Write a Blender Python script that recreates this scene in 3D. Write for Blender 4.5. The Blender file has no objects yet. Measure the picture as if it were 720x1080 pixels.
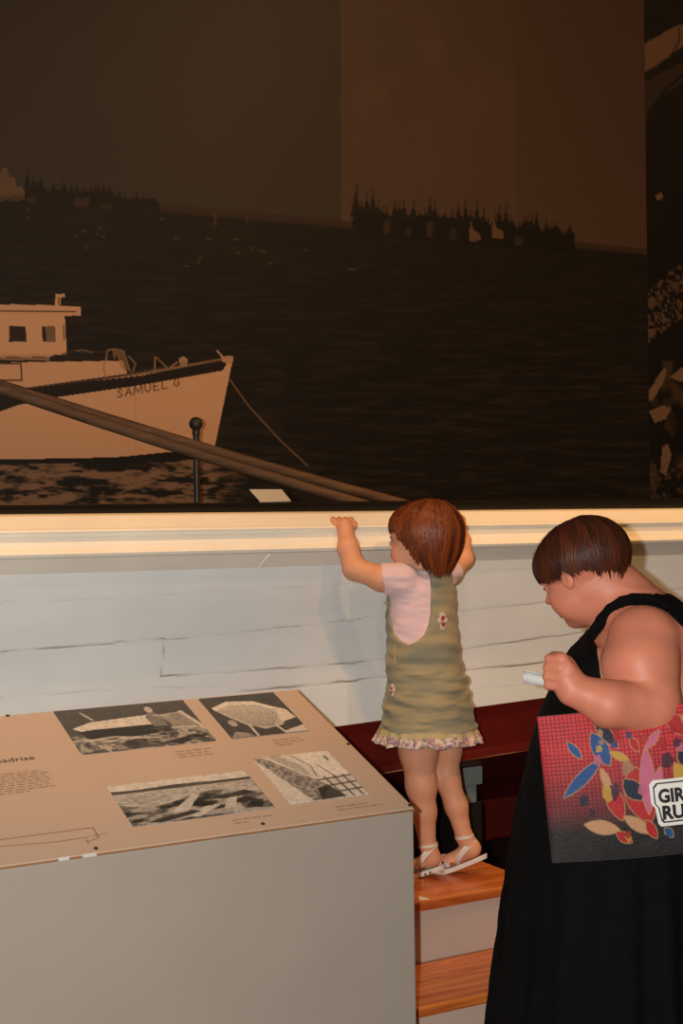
import bpy, math, random
import numpy as np
from mathutils import Vector, Matrix
random.seed(7); np.random.seed(7)
S=bpy.context.scene
COL=S.collection
# ------------------------------------------------------------------ camera model
EYE=1.42; PHI=math.radians(29); FP=1500.0; ROLL=0.015
FW=np.array([math.sin(PHI),math.cos(PHI),0.0]); RT=np.array([math.cos(PHI),-math.sin(PHI),0.0]); UP=np.array([0,0,1.0])
CAM=np.array([0,0,EYE])
PITCH=math.atan(18/FP)
cf=FW*math.cos(PITCH)-UP*math.sin(PITCH)
u0=np.cross(RT,cf)
cu=u0*math.cos(ROLL)+RT*math.sin(ROLL)
cr=np.cross(cf,cu)
def ray(px,py):
    return cf+cr*((px-360)/FP)+cu*((540-py)/FP)
def P(px,py,d):
    return CAM+ray(px,py)*d
def PY(px,py,Y):
    r=ray(px,py); return CAM+r*(Y/r[1])
def PX(px,py,X):
    r=ray(px,py); return CAM+r*(X/r[0])
def PZ(px,py,Z):
    r=ray(px,py); return CAM+r*((Z-EYE)/r[2])
def proj(X,Y,Z):
    a=np.stack(np.broadcast_arrays(X,Y,Z),-1)-CAM
    d=a@cf
    return 360+FP*(a@cr)/d, 540-FP*(a@cu)/d

def lin(r,g,b):
    f=lambda c:(c/255/12.92 if c/255<=.04045 else ((c/255+.055)/1.055)**2.4)
    return np.array([f(r),f(g),f(b)])
# ------------------------------------------------------------------ objects
def link(o,parent=None):
    COL.objects.link(o)
    if parent is not None: o.parent=parent
    return o
def tag(o,label=None,cat=None,group=None,kind=None):
    if label: o['label']=label
    if cat: o['category']=cat
    if group: o['group']=group
    if kind: o['kind']=kind
    return o
def empty(name,loc,rz=0):
    o=bpy.data.objects.new(name,None); COL.objects.link(o); o.location=loc; o.rotation_euler=(0,0,rz); o.empty_display_size=.1
    return o
def mesh_obj(name,V,F,mat,parent=None,smooth=False,colors=None,loc=(0,0,0),rz=0):
    me=bpy.data.meshes.new(name)
    V=np.asarray(V,dtype=np.float32)
    if isinstance(F,np.ndarray):
        n=len(F); k=F.shape[1]
        me.vertices.add(len(V)); me.vertices.foreach_set('co',V.ravel())
        me.loops.add(n*k); me.loops.foreach_set('vertex_index',F.astype(np.int32).ravel())
        me.polygons.add(n); me.polygons.foreach_set('loop_start',np.arange(0,n*k,k,dtype=np.int32))
        me.polygons.foreach_set('loop_total',np.full(n,k,dtype=np.int32))
        me.update(calc_edges=True); me.validate()
    else:
        me.from_pydata([tuple(map(float,v)) for v in V],[],[tuple(f) for f in F])
    if smooth: me.polygons.foreach_set('use_smooth',np.ones(len(me.polygons),dtype=bool))
    if colors is not None:
        a=me.color_attributes.new('Col','FLOAT_COLOR','POINT')
        c=np.ones((len(V),4),dtype=np.float32); c[:,:3]=np.asarray(colors).reshape(-1,3); a.data.foreach_set('color',c.ravel())
    me.materials.append(mat)
    o=bpy.data.objects.new(name,me); link(o,parent); o.location=loc; o.rotation_euler=(0,0,rz)
    return o
class MB:
    def __init__(s): s.v=[]; s.f=[]
    def add(s,V,F):
        n=len(s.v); s.v+= [tuple(map(float,p)) for p in V]; s.f+=[tuple(i+n for i in f) for f in F]; return s
    def box(s,a,b):
        x0,y0,z0=a; x1,y1,z1=b
        return s.add([(x0,y0,z0),(x1,y0,z0),(x1,y1,z0),(x0,y1,z0),(x0,y0,z1),(x1,y0,z1),(x1,y1,z1),(x0,y1,z1)],
            [(0,3,2,1),(4,5,6,7),(0,1,5,4),(1,2,6,5),(2,3,7,6),(3,0,4,7)])
    def extr(s,prof,x0,x1,n=1,shift=None):
        # prof: list of (y,z), extruded along x ; shift(x)->dz
        m=len(prof); V=[]
        for i in range(n+1):
            x=x0+(x1-x0)*i/n; dz=shift(x) if shift else 0
            V+=[(x,y,z+dz) for y,z in prof]
        F=[]
        for i in range(n):
            for j in range(m):
                a=i*m+j; b=i*m+(j+1)%m; F.append((a,a+m,b+m,b))
        F.append(tuple(range(m))); F.append(tuple(reversed(range(n*m,n*m+m))))
        return s.add(V,F)
    def tube(s,pts,rad,n=12,cap=True):
        pts=[np.array(p,float) for p in pts]; k=len(pts)
        if not hasattr(rad,'__len__'): rad=[rad]*k
        V=[];F=[]
        prev=None
        for i,p in enumerate(pts):
            t=pts[min(i+1,k-1)]-pts[max(i-1,0)]; t/=np.linalg.norm(t)+1e-12
            if prev is None:
                h=np.array([0,0,1.]) if abs(t[2])<.9 else np.array([1.,0,0])
                e=np.cross(t,h)
            else: e=prev-t*np.dot(prev,t)
            e/=np.linalg.norm(e); prev=e; g=np.cross(t,e)
            for j in range(n):
                a=2*math.pi*j/n; V.append(p+rad[i]*(e*math.cos(a)+g*math.sin(a)))
        for i in range(k-1):
            for j in range(n):
                a=i*n+j;b=i*n+(j+1)%n; F.append((a,b,b+n,a+n))
        if cap: F.append(tuple(reversed(range(n)))); F.append(tuple(range((k-1)*n,k*n)))
        return s.add(V,F)
    def lathe(s,prof,c=(0,0,0),n=24):
        V=[];F=[];m=len(prof)
        for j in range(n):
            a=2*math.pi*j/n
            V+=[(c[0]+r*math.cos(a),c[1]+r*math.sin(a),c[2]+z) for r,z in prof]
        for j in range(n):
            for i in range(m-1):
                a=j*m+i;b=((j+1)%n)*m+i; F.append((a,b,b+1,a+1))
        return s.add(V,F)
    def build(s,name,mat,parent=None,smooth=False,bevel=0,loc=(0,0,0),rz=0,seg=2):
        o=mesh_obj(name,s.v,s.f,mat,parent,smooth,loc=loc,rz=rz)
        if bevel:
            m=o.modifiers.new('b','BEVEL'); m.width=bevel; m.segments=seg; m.limit_method='ANGLE'; m.angle_limit=math.radians(40)
        if smooth and bevel==0 and smooth!='all':
            m=o.modifiers.new('e','EDGE_SPLIT'); m.split_angle=math.radians(40)
        return o
# ------------------------------------------------------------------ materials
def mat(name,col,rough=.5,spec=.4,var=0.0,vscale=8,bump=0.0,bscale=40,attr=False,sss=0,sheen=0,stretch=None,coat=0,col2=None):
    m=bpy.data.materials.new(name); m.use_nodes=True; nt=m.node_tree; b=nt.nodes['Principled BSDF']
    b.inputs['Roughness'].default_value=rough; b.inputs['Specular IOR Level'].default_value=spec
    N=nt.nodes.new; L=nt.links.new
    tc=N('ShaderNodeTexCoord'); mp=N('ShaderNodeMapping'); L(tc.outputs['Object'],mp.inputs[0])
    if stretch: mp.inputs['Scale'].default_value=stretch
    src=None
    if attr:
        a=N('ShaderNodeVertexColor'); a.layer_name='Col'; src=a.outputs[0]
    else:
        r=N('ShaderNodeRGB'); r.outputs[0].default_value=(*col,1); src=r.outputs[0]
    if var or col2 is not None:
        n=N('ShaderNodeTexNoise'); n.inputs['Scale'].default_value=vscale; n.inputs['Detail'].default_value=5; L(mp.outputs[0],n.inputs['Vector'])
        if col2 is not None:
            rp=N('ShaderNodeValToRGB'); rp.color_ramp.elements[0].position=.38; rp.color_ramp.elements[1].position=.62
            L(n.outputs[0],rp.inputs[0])
            mx=N('ShaderNodeMix'); mx.data_type='RGBA'; L(rp.outputs[0],mx.inputs['Factor']); L(src,mx.inputs['A']); mx.inputs['B'].default_value=(*col2,1)
            src=mx.outputs['Result']
        if var:
            mr=N('ShaderNodeMapRange'); mr.inputs['From Min'].default_value=.3; mr.inputs['From Max'].default_value=.7
            mr.inputs['To Min'].default_value=1-var; mr.inputs['To Max'].default_value=1+var; L(n.outputs[0],mr.inputs['Value'])
            mx=N('ShaderNodeVectorMath'); mx.operation='SCALE'; L(src,mx.inputs[0]); L(mr.outputs[0],mx.inputs['Scale']); src=mx.outputs[0]
    L(src,b.inputs['Base Color'])
    if bump:
        n2=N('ShaderNodeTexNoise'); n2.inputs['Scale'].default_value=bscale; n2.inputs['Detail'].default_value=4; L(mp.outputs[0],n2.inputs['Vector'])
        bp=N('ShaderNodeBump'); bp.inputs['Strength'].default_value=bump; bp.inputs['Distance'].default_value=.01; L(n2.outputs[0],bp.inputs['Height']); L(bp.outputs[0],b.inputs['Normal'])
    if sss:
        b.inputs['Subsurface Weight'].default_value=sss; b.inputs['Subsurface Radius'].default_value=(1,.35,.2); b.inputs['Subsurface Scale'].default_value=.006
    if sheen: b.inputs['Sheen Weight'].default_value=sheen
    if coat: b.inputs['Coat Weight'].default_value=coat; b.inputs['Coat Roughness'].default_value=.25
    return m
# ------------------------------------------------------------------ numpy noise and 2d painting
def _h(ix,iy,iz=0,seed=0):
    n=(ix.astype(np.int64)*374761393+iy.astype(np.int64)*668265263+np.asarray(iz).astype(np.int64)*2147483647+seed*974634777)&0xffffffff
    n=((n^(n>>13))*1274126177)&0xffffffff
    n=((n^(n>>16))*2246822519)&0xffffffff
    return ((n^(n>>15))&0xffff)/65535.0
def vn(x,y,seed=0):
    ix=np.floor(x);iy=np.floor(y);fx=x-ix;fy=y-iy
    fx=fx*fx*(3-2*fx);fy=fy*fy*(3-2*fy)
    a=_h(ix,iy,0,seed);b=_h(ix+1,iy,0,seed);c=_h(ix,iy+1,0,seed);d=_h(ix+1,iy+1,0,seed)
    return a+(b-a)*fx+(c-a)*fy+(a-b-c+d)*fx*fy
def fbm(x,y,o=4,seed=0):
    s=0;t=0;a=1
    for i in range(o):
        s=s+a*vn(x*2**i,y*2**i,seed+i*13);t+=a;a*=.5
    return s/t
def vn3(x,y,z,seed=0):
    ix=np.floor(x);iy=np.floor(y);iz=np.floor(z);fx=x-ix;fy=y-iy;fz=z-iz
    fx=fx*fx*(3-2*fx);fy=fy*fy*(3-2*fy);fz=fz*fz*(3-2*fz)
    r=0
    for dz,wz in((0,1-fz),(1,fz)):
        for dy,wy in((0,1-fy),(1,fy)):
            for dx,wx in((0,1-fx),(1,fx)):
                r=r+_h(ix+dx,iy+dy,iz+dz,seed)*wx*wy*wz
    return r
class Paint:
    def __init__(s,U,V,base): s.U=U;s.V=V;s.C=np.zeros(U.shape+(3,))+np.asarray(base)
    def put(s,m,c,a=1.0):
        w=(np.asarray(m,float)*a)[...,None]; s.C=s.C*(1-w)+np.asarray(c)*w
    def inside(s,poly):
        U,V=s.U,s.V; r=np.zeros(U.shape,bool); n=len(poly)
        for i in range(n):
            x0,y0=poly[i];x1,y1=poly[(i+1)%n]
            if y0==y1: continue
            c=((y0>V)!=(y1>V))&(U<(x1-x0)*(V-y0)/(y1-y0)+x0); r^=c
        return r
    def poly(s,pts,c,a=1.0): s.put(s.inside(pts),c,a)
    def ldist(s,pts):
        d=np.full(s.U.shape,1e9)
        for (x0,y0),(x1,y1) in zip(pts[:-1],pts[1:]):
            dx,dy=x1-x0,y1-y0; t=np.clip(((s.U-x0)*dx+(s.V-y0)*dy)/(dx*dx+dy*dy+1e-9),0,1)
            d=np.minimum(d,np.hypot(s.U-x0-t*dx,s.V-y0-t*dy))
        return d
    def line(s,pts,w,c,a=1.0,soft=.5):
        s.put(np.clip((w/2+soft-s.ldist(pts))/(2*soft),0,1),c,a)
    def ell(s,c0,r,c,a=1.0):
        s.put(((s.U-c0[0])/r[0])**2+((s.V-c0[1])/r[1])**2<1,c,a)
def grid_faces(ny,nx):
    i=np.arange(ny*nx).reshape(ny,nx)
    return np.stack([i[:-1,:-1],i[1:,:-1],i[1:,1:],i[:-1,1:]],-1).reshape(-1,4)
# ------------------------------------------------------------------ implicit bodies
class Field:
    def __init__(s,lo,hi,h):
        s.lo=np.array(lo,float); s.h=h; s.n=np.ceil((np.array(hi)-s.lo)/h).astype(int)+1
        s.ax=[s.lo[i]+h*np.arange(s.n[i]) for i in range(3)]
        s.F=np.full(tuple(s.n),.2,dtype=np.float32)
    def sub(s,lo,hi):
        sl=[];g=[]
        for i in range(3):
            a=int(np.clip(math.floor((lo[i]-s.lo[i])/s.h),0,s.n[i]-1)); b=int(np.clip(math.ceil((hi[i]-s.lo[i])/s.h)+1,a+1,s.n[i]))
            sl.append(slice(a,b)); g.append(s.ax[i][a:b])
        return tuple(sl),np.meshgrid(*g,indexing='ij',sparse=True)
    def union(s,fn,lo,hi,k=.0):
        m=k+3*s.h
        sl,(x,y,z)=s.sub(np.array(lo)-m,np.array(hi)+m)
        d=fn(x,y,z); F=s.F[sl]
        if k>0:
            hh=np.clip(.5+.5*(F-d)/k,0,1); r=F*(1-hh)+d*hh-k*hh*(1-hh)
        else: r=np.minimum(F,d)
        s.F[sl]=r
    def cut(s,fn,lo=None,hi=None,k=0.0):
        lo=s.lo if lo is None else lo; hi=s.lo+s.h*s.n if hi is None else hi
        m=k+3*s.h
        sl,(x,y,z)=s.sub(np.array(lo)-m,np.array(hi)+m)
        d=-fn(x,y,z); F=s.F[sl]
        if k>0:
            hh=np.clip(.5-.5*(F-d)/k,0,1); r=F*(1-hh)+d*hh+k*hh*(1-hh)
        else: r=np.maximum(F,d)
        s.F[sl]=r
    def cap(s,a,b,ra,rb,k=.0,op='union'):
        a=np.array(a,float);b=np.array(b,float); ab=b-a; L2=float(ab@ab)+1e-12
        def fn(x,y,z):
            t=np.clip(((x-a[0])*ab[0]+(y-a[1])*ab[1]+(z-a[2])*ab[2])/L2,0,1)
            return np.sqrt((x-a[0]-t*ab[0])**2+(y-a[1]-t*ab[1])**2+(z-a[2]-t*ab[2])**2)-(ra+(rb-ra)*t)
        R=max(ra,rb); lo=np.minimum(a,b)-R; hi=np.maximum(a,b)+R
        (s.union if op=='union' else s.cut)(fn,lo,hi,k)
    def ell(s,c,r,k=.0,axes=None,op='union'):
        c=np.array(c,float); A=np.eye(3) if axes is None else np.array(axes)
        def fn(x,y,z):
            X,Y,Z=x-c[0],y-c[1],z-c[2]
            p=[A[i][0]*X+A[i][1]*Y+A[i][2]*Z for i in range(3)]
            k0=np.sqrt(sum((p[i]/r[i])**2 for i in range(3)))+1e-9; k1=np.sqrt(sum((p[i]/r[i]**2)**2 for i in range(3)))+1e-9
            return k0*(k0-1)/k1
        R=max(r); (s.union if op=='union' else s.cut)(fn,c-R,c+R,k)
    def mesh(s):
        F=s.F; ins=F<0; nx,ny,nz=F.shape
        cs=np.zeros((nx-1,ny-1,nz-1),np.uint8)
        for dx in(0,1):
            for dy in(0,1):
                for dz in(0,1): cs+=ins[dx:nx-1+dx,dy:ny-1+dy,dz:nz-1+dz]
        act=(cs>0)&(cs<8); idx=np.full(act.shape,-1,np.int64); I,J,K=np.nonzero(act); idx[I,J,K]=np.arange(len(I))
        acc=np.zeros((len(I),3));cnt=np.zeros(len(I))
        cor=[(a,b,c) for a in(0,1) for b in(0,1) for c in(0,1)]
        for p in cor:
            for ax in range(3):
                if p[ax]: continue
                q=list(p);q[ax]=1
                f0=F[I+p[0],J+p[1],K+p[2]];f1=F[I+q[0],J+q[1],K+q[2]]
                m=(f0<0)!=(f1<0); t=np.where(m,f0/np.where(m,f0-f1,1),0)
                pos=np.array(p,float)+np.zeros((len(I),3)); pos[:,ax]=t
                acc[m]+=pos[m];cnt[m]+=1
        V=s.lo+(np.stack([I,J,K],1)+acc/cnt[:,None])*s.h
        Q=[]
        for ax in range(3):
            a0=[slice(None)]*3;a1=[slice(None)]*3; a0[ax]=slice(0,-1);a1[ax]=slice(1,None)
            i0=ins[tuple(a0)];i1=ins[tuple(a1)]
            o1,o2=(ax+1)%3,(ax+2)%3
            E=np.argwhere(i0!=i1); ok=(E[:,o1]>0)&(E[:,o2]>0)&(E[:,o1]<F.shape[o1]-1)&(E[:,o2]<F.shape[o2]-1); E=E[ok]
            fl=i0[E[:,0],E[:,1],E[:,2]]
            def g(d1,d2):
                e=E.copy(); e[:,o1]+=d1; e[:,o2]+=d2; return idx[e[:,0],e[:,1],e[:,2]]
            q=np.stack([g(-1,-1),g(0,-1),g(0,0),g(-1,0)],1)
            q[~fl]=q[~fl][:,::-1]; Q.append(q)
        return V.astype(np.float32),np.concatenate(Q)
def rows(tab):
    tab=sorted(tab); a=np.array(tab,float)
    return lambda z,i: np.interp(z,a[:,0],a[:,i])
def stack_fn(tab,off=0.0,fold=None,zlo=None,zhi=None):
    # tab rows (z,cx,cy,a,b)
    r=rows(tab); z0=tab[0][0] if zlo is None else zlo; z1=tab[-1][0] if zhi is None else zhi
    z0,z1=min(z0,z1),max(z0,z1)
    def fn(x,y,z):
        cx,cy,a,b=r(z,1),r(z,2),r(z,3)+off,r(z,4)+off
        X=(x-cx)/a;Y=(y-cy)/b; q=np.sqrt(X*X+Y*Y)+1e-6
        d=(q-1)*np.minimum(a,b)*.9
        if fold is not None: d=d-fold(np.arctan2(Y,X),z)
        return np.maximum(d,np.maximum(z0-z,z-z1))
    return fn
def limits(tab,off=.0):
    a=np.array(tab,float); R=np.maximum(a[:,3],a[:,4])+off+.02
    return (np.min(a[:,1]-R),np.min(a[:,2]-R),a[:,0].min()-.01),(np.max(a[:,1]+R),np.max(a[:,2]+R),a[:,0].max()+.01)
class Person:
    """local frame of a figure: x to the photographer's right, y away, z up, origin on the ground below it"""
    def __init__(s,px,py,d,z=None):
        s.d0=d; s.s=d/FP; o=P(px,py,d)
        s.o=o if z is None else np.array([o[0],o[1],z])
    def L(s,px,py,dd=0):
        w=P(px,py,s.d0+dd*s.s)-s.o
        return np.array([w@RT,w@FW,w[2]])
    def world(s,p): return s.o+RT*p[0]+FW*p[1]+UP*p[2]
    def stack(s,tab):
        out=[]
        for y,cx,cdd,a,b in tab:
            p=s.L(cx,y,cdd); out.append((p[2],p[0],p[1],a*s.s,b*s.s))
        return sorted(out)
def head_frame(yaw_f,tilt,roll=0):
    f=np.array([yaw_f[0],yaw_f[1],0.]);f/=np.linalg.norm(f); u=np.array([0,0,1.])
    t=math.radians(tilt); fv=f*math.cos(t)-u*math.sin(t); uv=u*math.cos(t)+f*math.sin(t)
    lv=np.cross(uv,fv)
    r=math.radians(roll)
    uv2=uv*math.cos(r)+lv*math.sin(r); lv2=lv*math.cos(r)-uv*math.sin(r)
    return fv,lv2,uv2
def build_head(F,C,H,fr,child=False):
    fv,lv,uv=fr
    pt=lambda f,l,z: C+H*(fv*f+lv*l+uv*(z-.5))
    E=lambda f,l,z,a,b,c,k=.05,op='union': F.ell(pt(f,l,z),(a*H,b*H,c*H),k*H,(fv,lv,uv),op)
    E(-.06,0,.64,.43,.365,.36,.02)
    E(.10,0,.38,.28,.285,.33,.12)
    if child:
        E(.16,0,.20,.21,.24,.18,.10); E(.28,0,.10,.075,.09,.07,.09)
        for l in(-.16,.16): E(.25,l,.26,.12,.12,.13,.08)
        E(.29,0,.55,.11,.2,.12,.08)
        F.cap(pt(.39,0,.46),pt(.432,0,.385),.028*H,.040*H,.05*H)
        for l in(-.035,.035): E(.405,l,.375,.03,.03,.026,.03)
    else:
        E(.15,0,.19,.20,.21,.17,.10); E(.30,0,.07,.07,.08,.06,.08)
        for l in(-.15,.15): E(.24,l,.32,.13,.13,.15,.08)
        E(.30,0,.56,.10,.2,.08,.08)
        F.cap(pt(.40,0,.52),pt(.49,0,.38),.028*H,.045*H,.05*H)
        for l in(-.05,.05): E(.45,l,.37,.035,.03,.028,.03)
    for l in(-.135,.135): E(.43,l,.475,.07,.07,.05,.04,'cut')
    for l in(-.135,.135): F.cap(pt(.375,l-.05,.545),pt(.375,l+.05,.545),.025*H,.025*H,.04*H)   # brow ridge
    E(.40,0,.235,.05,.085,.022,.02); E(.395,0,.185,.05,.07,.026,.02)
    F.cap(pt(.455,-.07,.212),pt(.455,.07,.212),.010*H,.010*H,.012*H,'cut')
    for l in(-1,1):
        E(-.02,l*.36,.45,.075,.035,.115,.02); E(.0,l*.40,.46,.035,.03,.06,.02,'cut')
    return pt
def eyes(pt,H,fr,o,skin,iris,lid=.35):
    fv,lv,uv=fr
    for l in(-.135,.135):
        c=pt(.335,l,.475); r=.062*H
        V=[];Fc=[];Cc=[]; n=20;m=12
        for i in range(m+1):
            th=math.pi*i/m
            for j in range(n):
                a=2*math.pi*j/n; d=fv*math.cos(th)+(lv*math.cos(a)+uv*math.sin(a))*math.sin(th)
                V.append(c+d*r); deg=math.degrees(th)
                up=d@uv
                Cc.append(tuple(skin*.92) if up>lid else (.01,.008,.006) if deg<18 else iris if deg<40 else (.30,.24,.20))
        for i in range(m):
            for j in range(n):
                a=i*n+j;b=i*n+(j+1)%n; Fc.append((a,b,b+n,a+n))
        e=mesh_obj('eye',V,Fc,M['eye'],o,True,colors=Cc)
        mb=MB()   # upper lid with lashes
        pts=[c+ (fv*math.cos(t*.9)*.92+lv*math.sin(t*1.0)*1.0)*r*1.08+uv*r*(.42-.35*abs(t)**2) for t in np.linspace(-1.05,1.05,9)]
        mb.tube(pts,[r*.05]+[r*.13]*7+[r*.05],6); mb.build('eyelash',M['lash'],o,True)
def hair(pt,H,fr,o,rim,rad,cz,cf0,n,thick,colA,colB,mname,fall=.35,seed=1,crown=(-.1,0.),mess=.05,lockl=.03):
    """cap of hair plus many fine locks that run from the crown to the rim. rim(az)->height in head units"""
    rng=np.random.RandomState(seed)
    a_f,a_l,a_z=rad
    def pos(az,t,lift=0.0):
        # t 0 crown .. 1 rim
        zr=rim(az); h=cz+a_z
        # path length parameter: ellipsoid to equator then bell
        tot_low=max(0.0,cz-zr); 
        if zr>=cz: thmax=math.acos(min(1,max(-1,(zr-cz)/a_z))); th=thmax*t; z=cz+a_z*math.cos(th); q=math.sin(th)
        else:
            arc=1.57*.9; low=tot_low/ a_z; T=t*(arc+low)
            if T<arc: th=T/arc*math.pi/2; z=cz+a_z*math.cos(th); q=math.sin(th)
            else: dd=(T-arc); z=cz-dd*a_z; q=1-fall*dd*dd
        q*=1+lift
        return pt(cf0+a_f*q*math.cos(az)+crown[0]*(1-min(1,q)),a_l*q*math.sin(az)+crown[1]*(1-min(1,q)),z+lift*.5*max(0,(z-cz)))
    # cap
    na,nt=72,18; V=[];Fc=[]
    for i in range(nt+1):
        for j in range(na):
            az=2*math.pi*j/na; V.append(pos(az,i/nt*.965+1e-3,-.02))
    for i in range(nt+1):
        for j in range(na):
            az=2*math.pi*j/na; p=pos(az,i/nt*.965+1e-3,-.02); c=pt(cf0,0,cz); V.append(p+(c-p)*.10)
    K=(nt+1)*na
    for i in range(nt):
        for j in range(na):
            a=i*na+j;b=i*na+(j+1)%na
            Fc.append((a,a+na,b+na,b)); Fc.append((K+a,K+b,K+b+na,K+a+na))
    for j in range(na):
        a=nt*na+j;b=nt*na+(j+1)%na; Fc.append((a,K+a,K+b,b))
    V=np.array(V);k=len(V); 
    cols=[colA*.55]*k
    Vs=[V];Fs=[np.array(Fc)];Cs=[np.array(cols)]
    base=k; seg=9
    lockn=max(40,n//28)
    laz=(np.arange(lockn)+rng.rand(lockn))/lockn*2*math.pi; rng.shuffle(laz); lph=rng.randn(lockn)*mess; llen=rng.randn(lockn)*.035; lc=rng.rand(lockn); ll=rng.rand(lockn)*lockl; lw=rng.rand(lockn)*6.28
    for i in range(n):
        L=rng.randint(lockn); az0=laz[L]+rng.randn()*.045; 
        t0=max(0.01,rng.rand()**.7*.7-.05); t1=1.0+llen[L]*1.3+rng.randn()*.03
        lift=.010+ll[L]+abs(rng.randn())*.016
        w=thick*H*(.7+.6*rng.rand()); sw=lph[L]+rng.randn()*.03
        c=colA+(colB-colA)*np.clip(lc[L]*.6+rng.rand()*.4,0,1)
        pts=[pos(az0+sw*(t-.3)*1.6+mess*.5*math.sin(t*5+lw[L]),t0+(t1-t0)*t,lift*(.3+.7*math.sin(math.pi*min(1,t*.8+.1)))) for t in np.linspace(0,1,seg)]
        pts=np.array(pts); ctr=pt(cf0,0,cz)
        tg=np.gradient(pts,axis=0); tg/=np.linalg.norm(tg,axis=1)[:,None]+1e-9
        nm=pts-ctr; nm/=np.linalg.norm(nm,axis=1)[:,None]; sd=np.cross(tg,nm); sd/=np.linalg.norm(sd,axis=1)[:,None]+1e-9
        wv=(w*np.array([.5]+[1]*(seg-3)+[.7,.12]))[:,None]
        ring=np.stack([pts-sd*wv,pts+nm*wv*.55,pts+sd*wv],1).reshape(-1,3)
        f=[]
        for q in range(seg-1):
            for j in range(2):
                a=base+q*3+j; f.append((a,a+1,a+4,a+3))
        Vs.append(ring);Fs.append(np.array(f));Cs.append(np.tile(c,(seg*3,1))); base+=seg*3
    ob=mesh_obj('hair',np.concatenate(Vs),np.concatenate(Fs),M[mname],o,True,colors=np.concatenate(Cs))
    return ob
def wrinkle(V,Fq,amp,sc,seed):
    """push vertices along their normals with stretched noise (cloth folds)"""
    a=V[Fq[:,1]]-V[Fq[:,0]];b=V[Fq[:,2]]-V[Fq[:,0]]; fn=np.cross(a,b); N=np.zeros_like(V)
    for j in range(4): np.add.at(N,Fq[:,j],fn)
    N/=np.linalg.norm(N,axis=1)[:,None]+1e-9
    n=vn3(V[:,0]*sc[0],V[:,1]*sc[1],V[:,2]*sc[2],seed)*.65+vn3(V[:,0]*sc[0]*2,V[:,1]*sc[1]*2,V[:,2]*sc[2]*2.1,seed+3)*.35
    return V+N*((n-.5)*2*amp)[:,None]
def relax(V,Fq,it=2):
    e=np.concatenate([Fq[:,[0,1]],Fq[:,[1,2]],Fq[:,[2,3]],Fq[:,[3,0]]])
    for _ in range(it):
        s=np.zeros_like(V);c=np.zeros(len(V))
        np.add.at(s,e[:,0],V[e[:,1]]);np.add.at(c,e[:,0],1)
        np.add.at(s,e[:,1],V[e[:,0]]);np.add.at(c,e[:,1],1)
        V=V*.5+.5*s/c[:,None]
    return V.astype(np.float32)
M={}
M['wallred']=mat('dark red wall paint',lin(46,16,12),.6,.3,.1,6)
M['floor']=mat('dark brown floor boards',lin(84,52,36),.45,.4,.2,6,.05,30,stretch=(1,8,1))
M['grey']=mat('grey painted skirting',lin(150,148,146),.6)
M['print']=mat('printed photograph',(1,1,1),.55,.35,attr=True)
M['board']=mat('black board edge',lin(30,24,20),.6)
M['hull']=mat('painted white planks',(1,1,1),.55,.3,.04,5,.06,25,attr=True)
M['rail']=mat('cream white gloss paint',lin(246,238,222),.38,.5,.04,7,.05,18)
M['redhull']=mat('red bottom paint',lin(94,17,12),.5,.4,.14,7,.1,30)
M['bare']=mat('bare worn wood',lin(170,120,80),.7,.2,.2,30)
M['blackgloss']=mat('black gloss paint',lin(14,11,10),.16,.6,.1,8)
M['deck']=mat('dark deck paint',lin(40,34,30),.6)
M['spar']=mat('weathered dark spar wood',lin(112,82,60),.5,.4,.3,9,.08,40,stretch=(.5,6,6))
M['iron']=mat('dark iron',lin(62,50,44),.45,.5,.15,30)
M['card']=mat('cream card',(1,1,1),.6,.3,attr=True)
M['whitewood']=mat('grey white painted timber',lin(120,126,120),.6,.3,.06,10)
M['blacktimber']=mat('black painted timber',lin(24,20,18),.6)
# ------------------------------------------------------------------ the room
YW=5.0
o=MB().box((-2.5,-3.5,-.1),(7.5,YW+.2,0)).build('floor',M['floor']); tag(o,kind='structure')
o=MB().box((-2.5,YW,0),(7.5,YW+.15,4.6)).build('wall_back',M['wallred']); tag(o,kind='structure')
o=MB().box((-2.5,YW-.02,0),(7.5,YW,.075)).build('baseboard_back',M['grey'],bevel=.004); tag(o,kind='structure')
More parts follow.
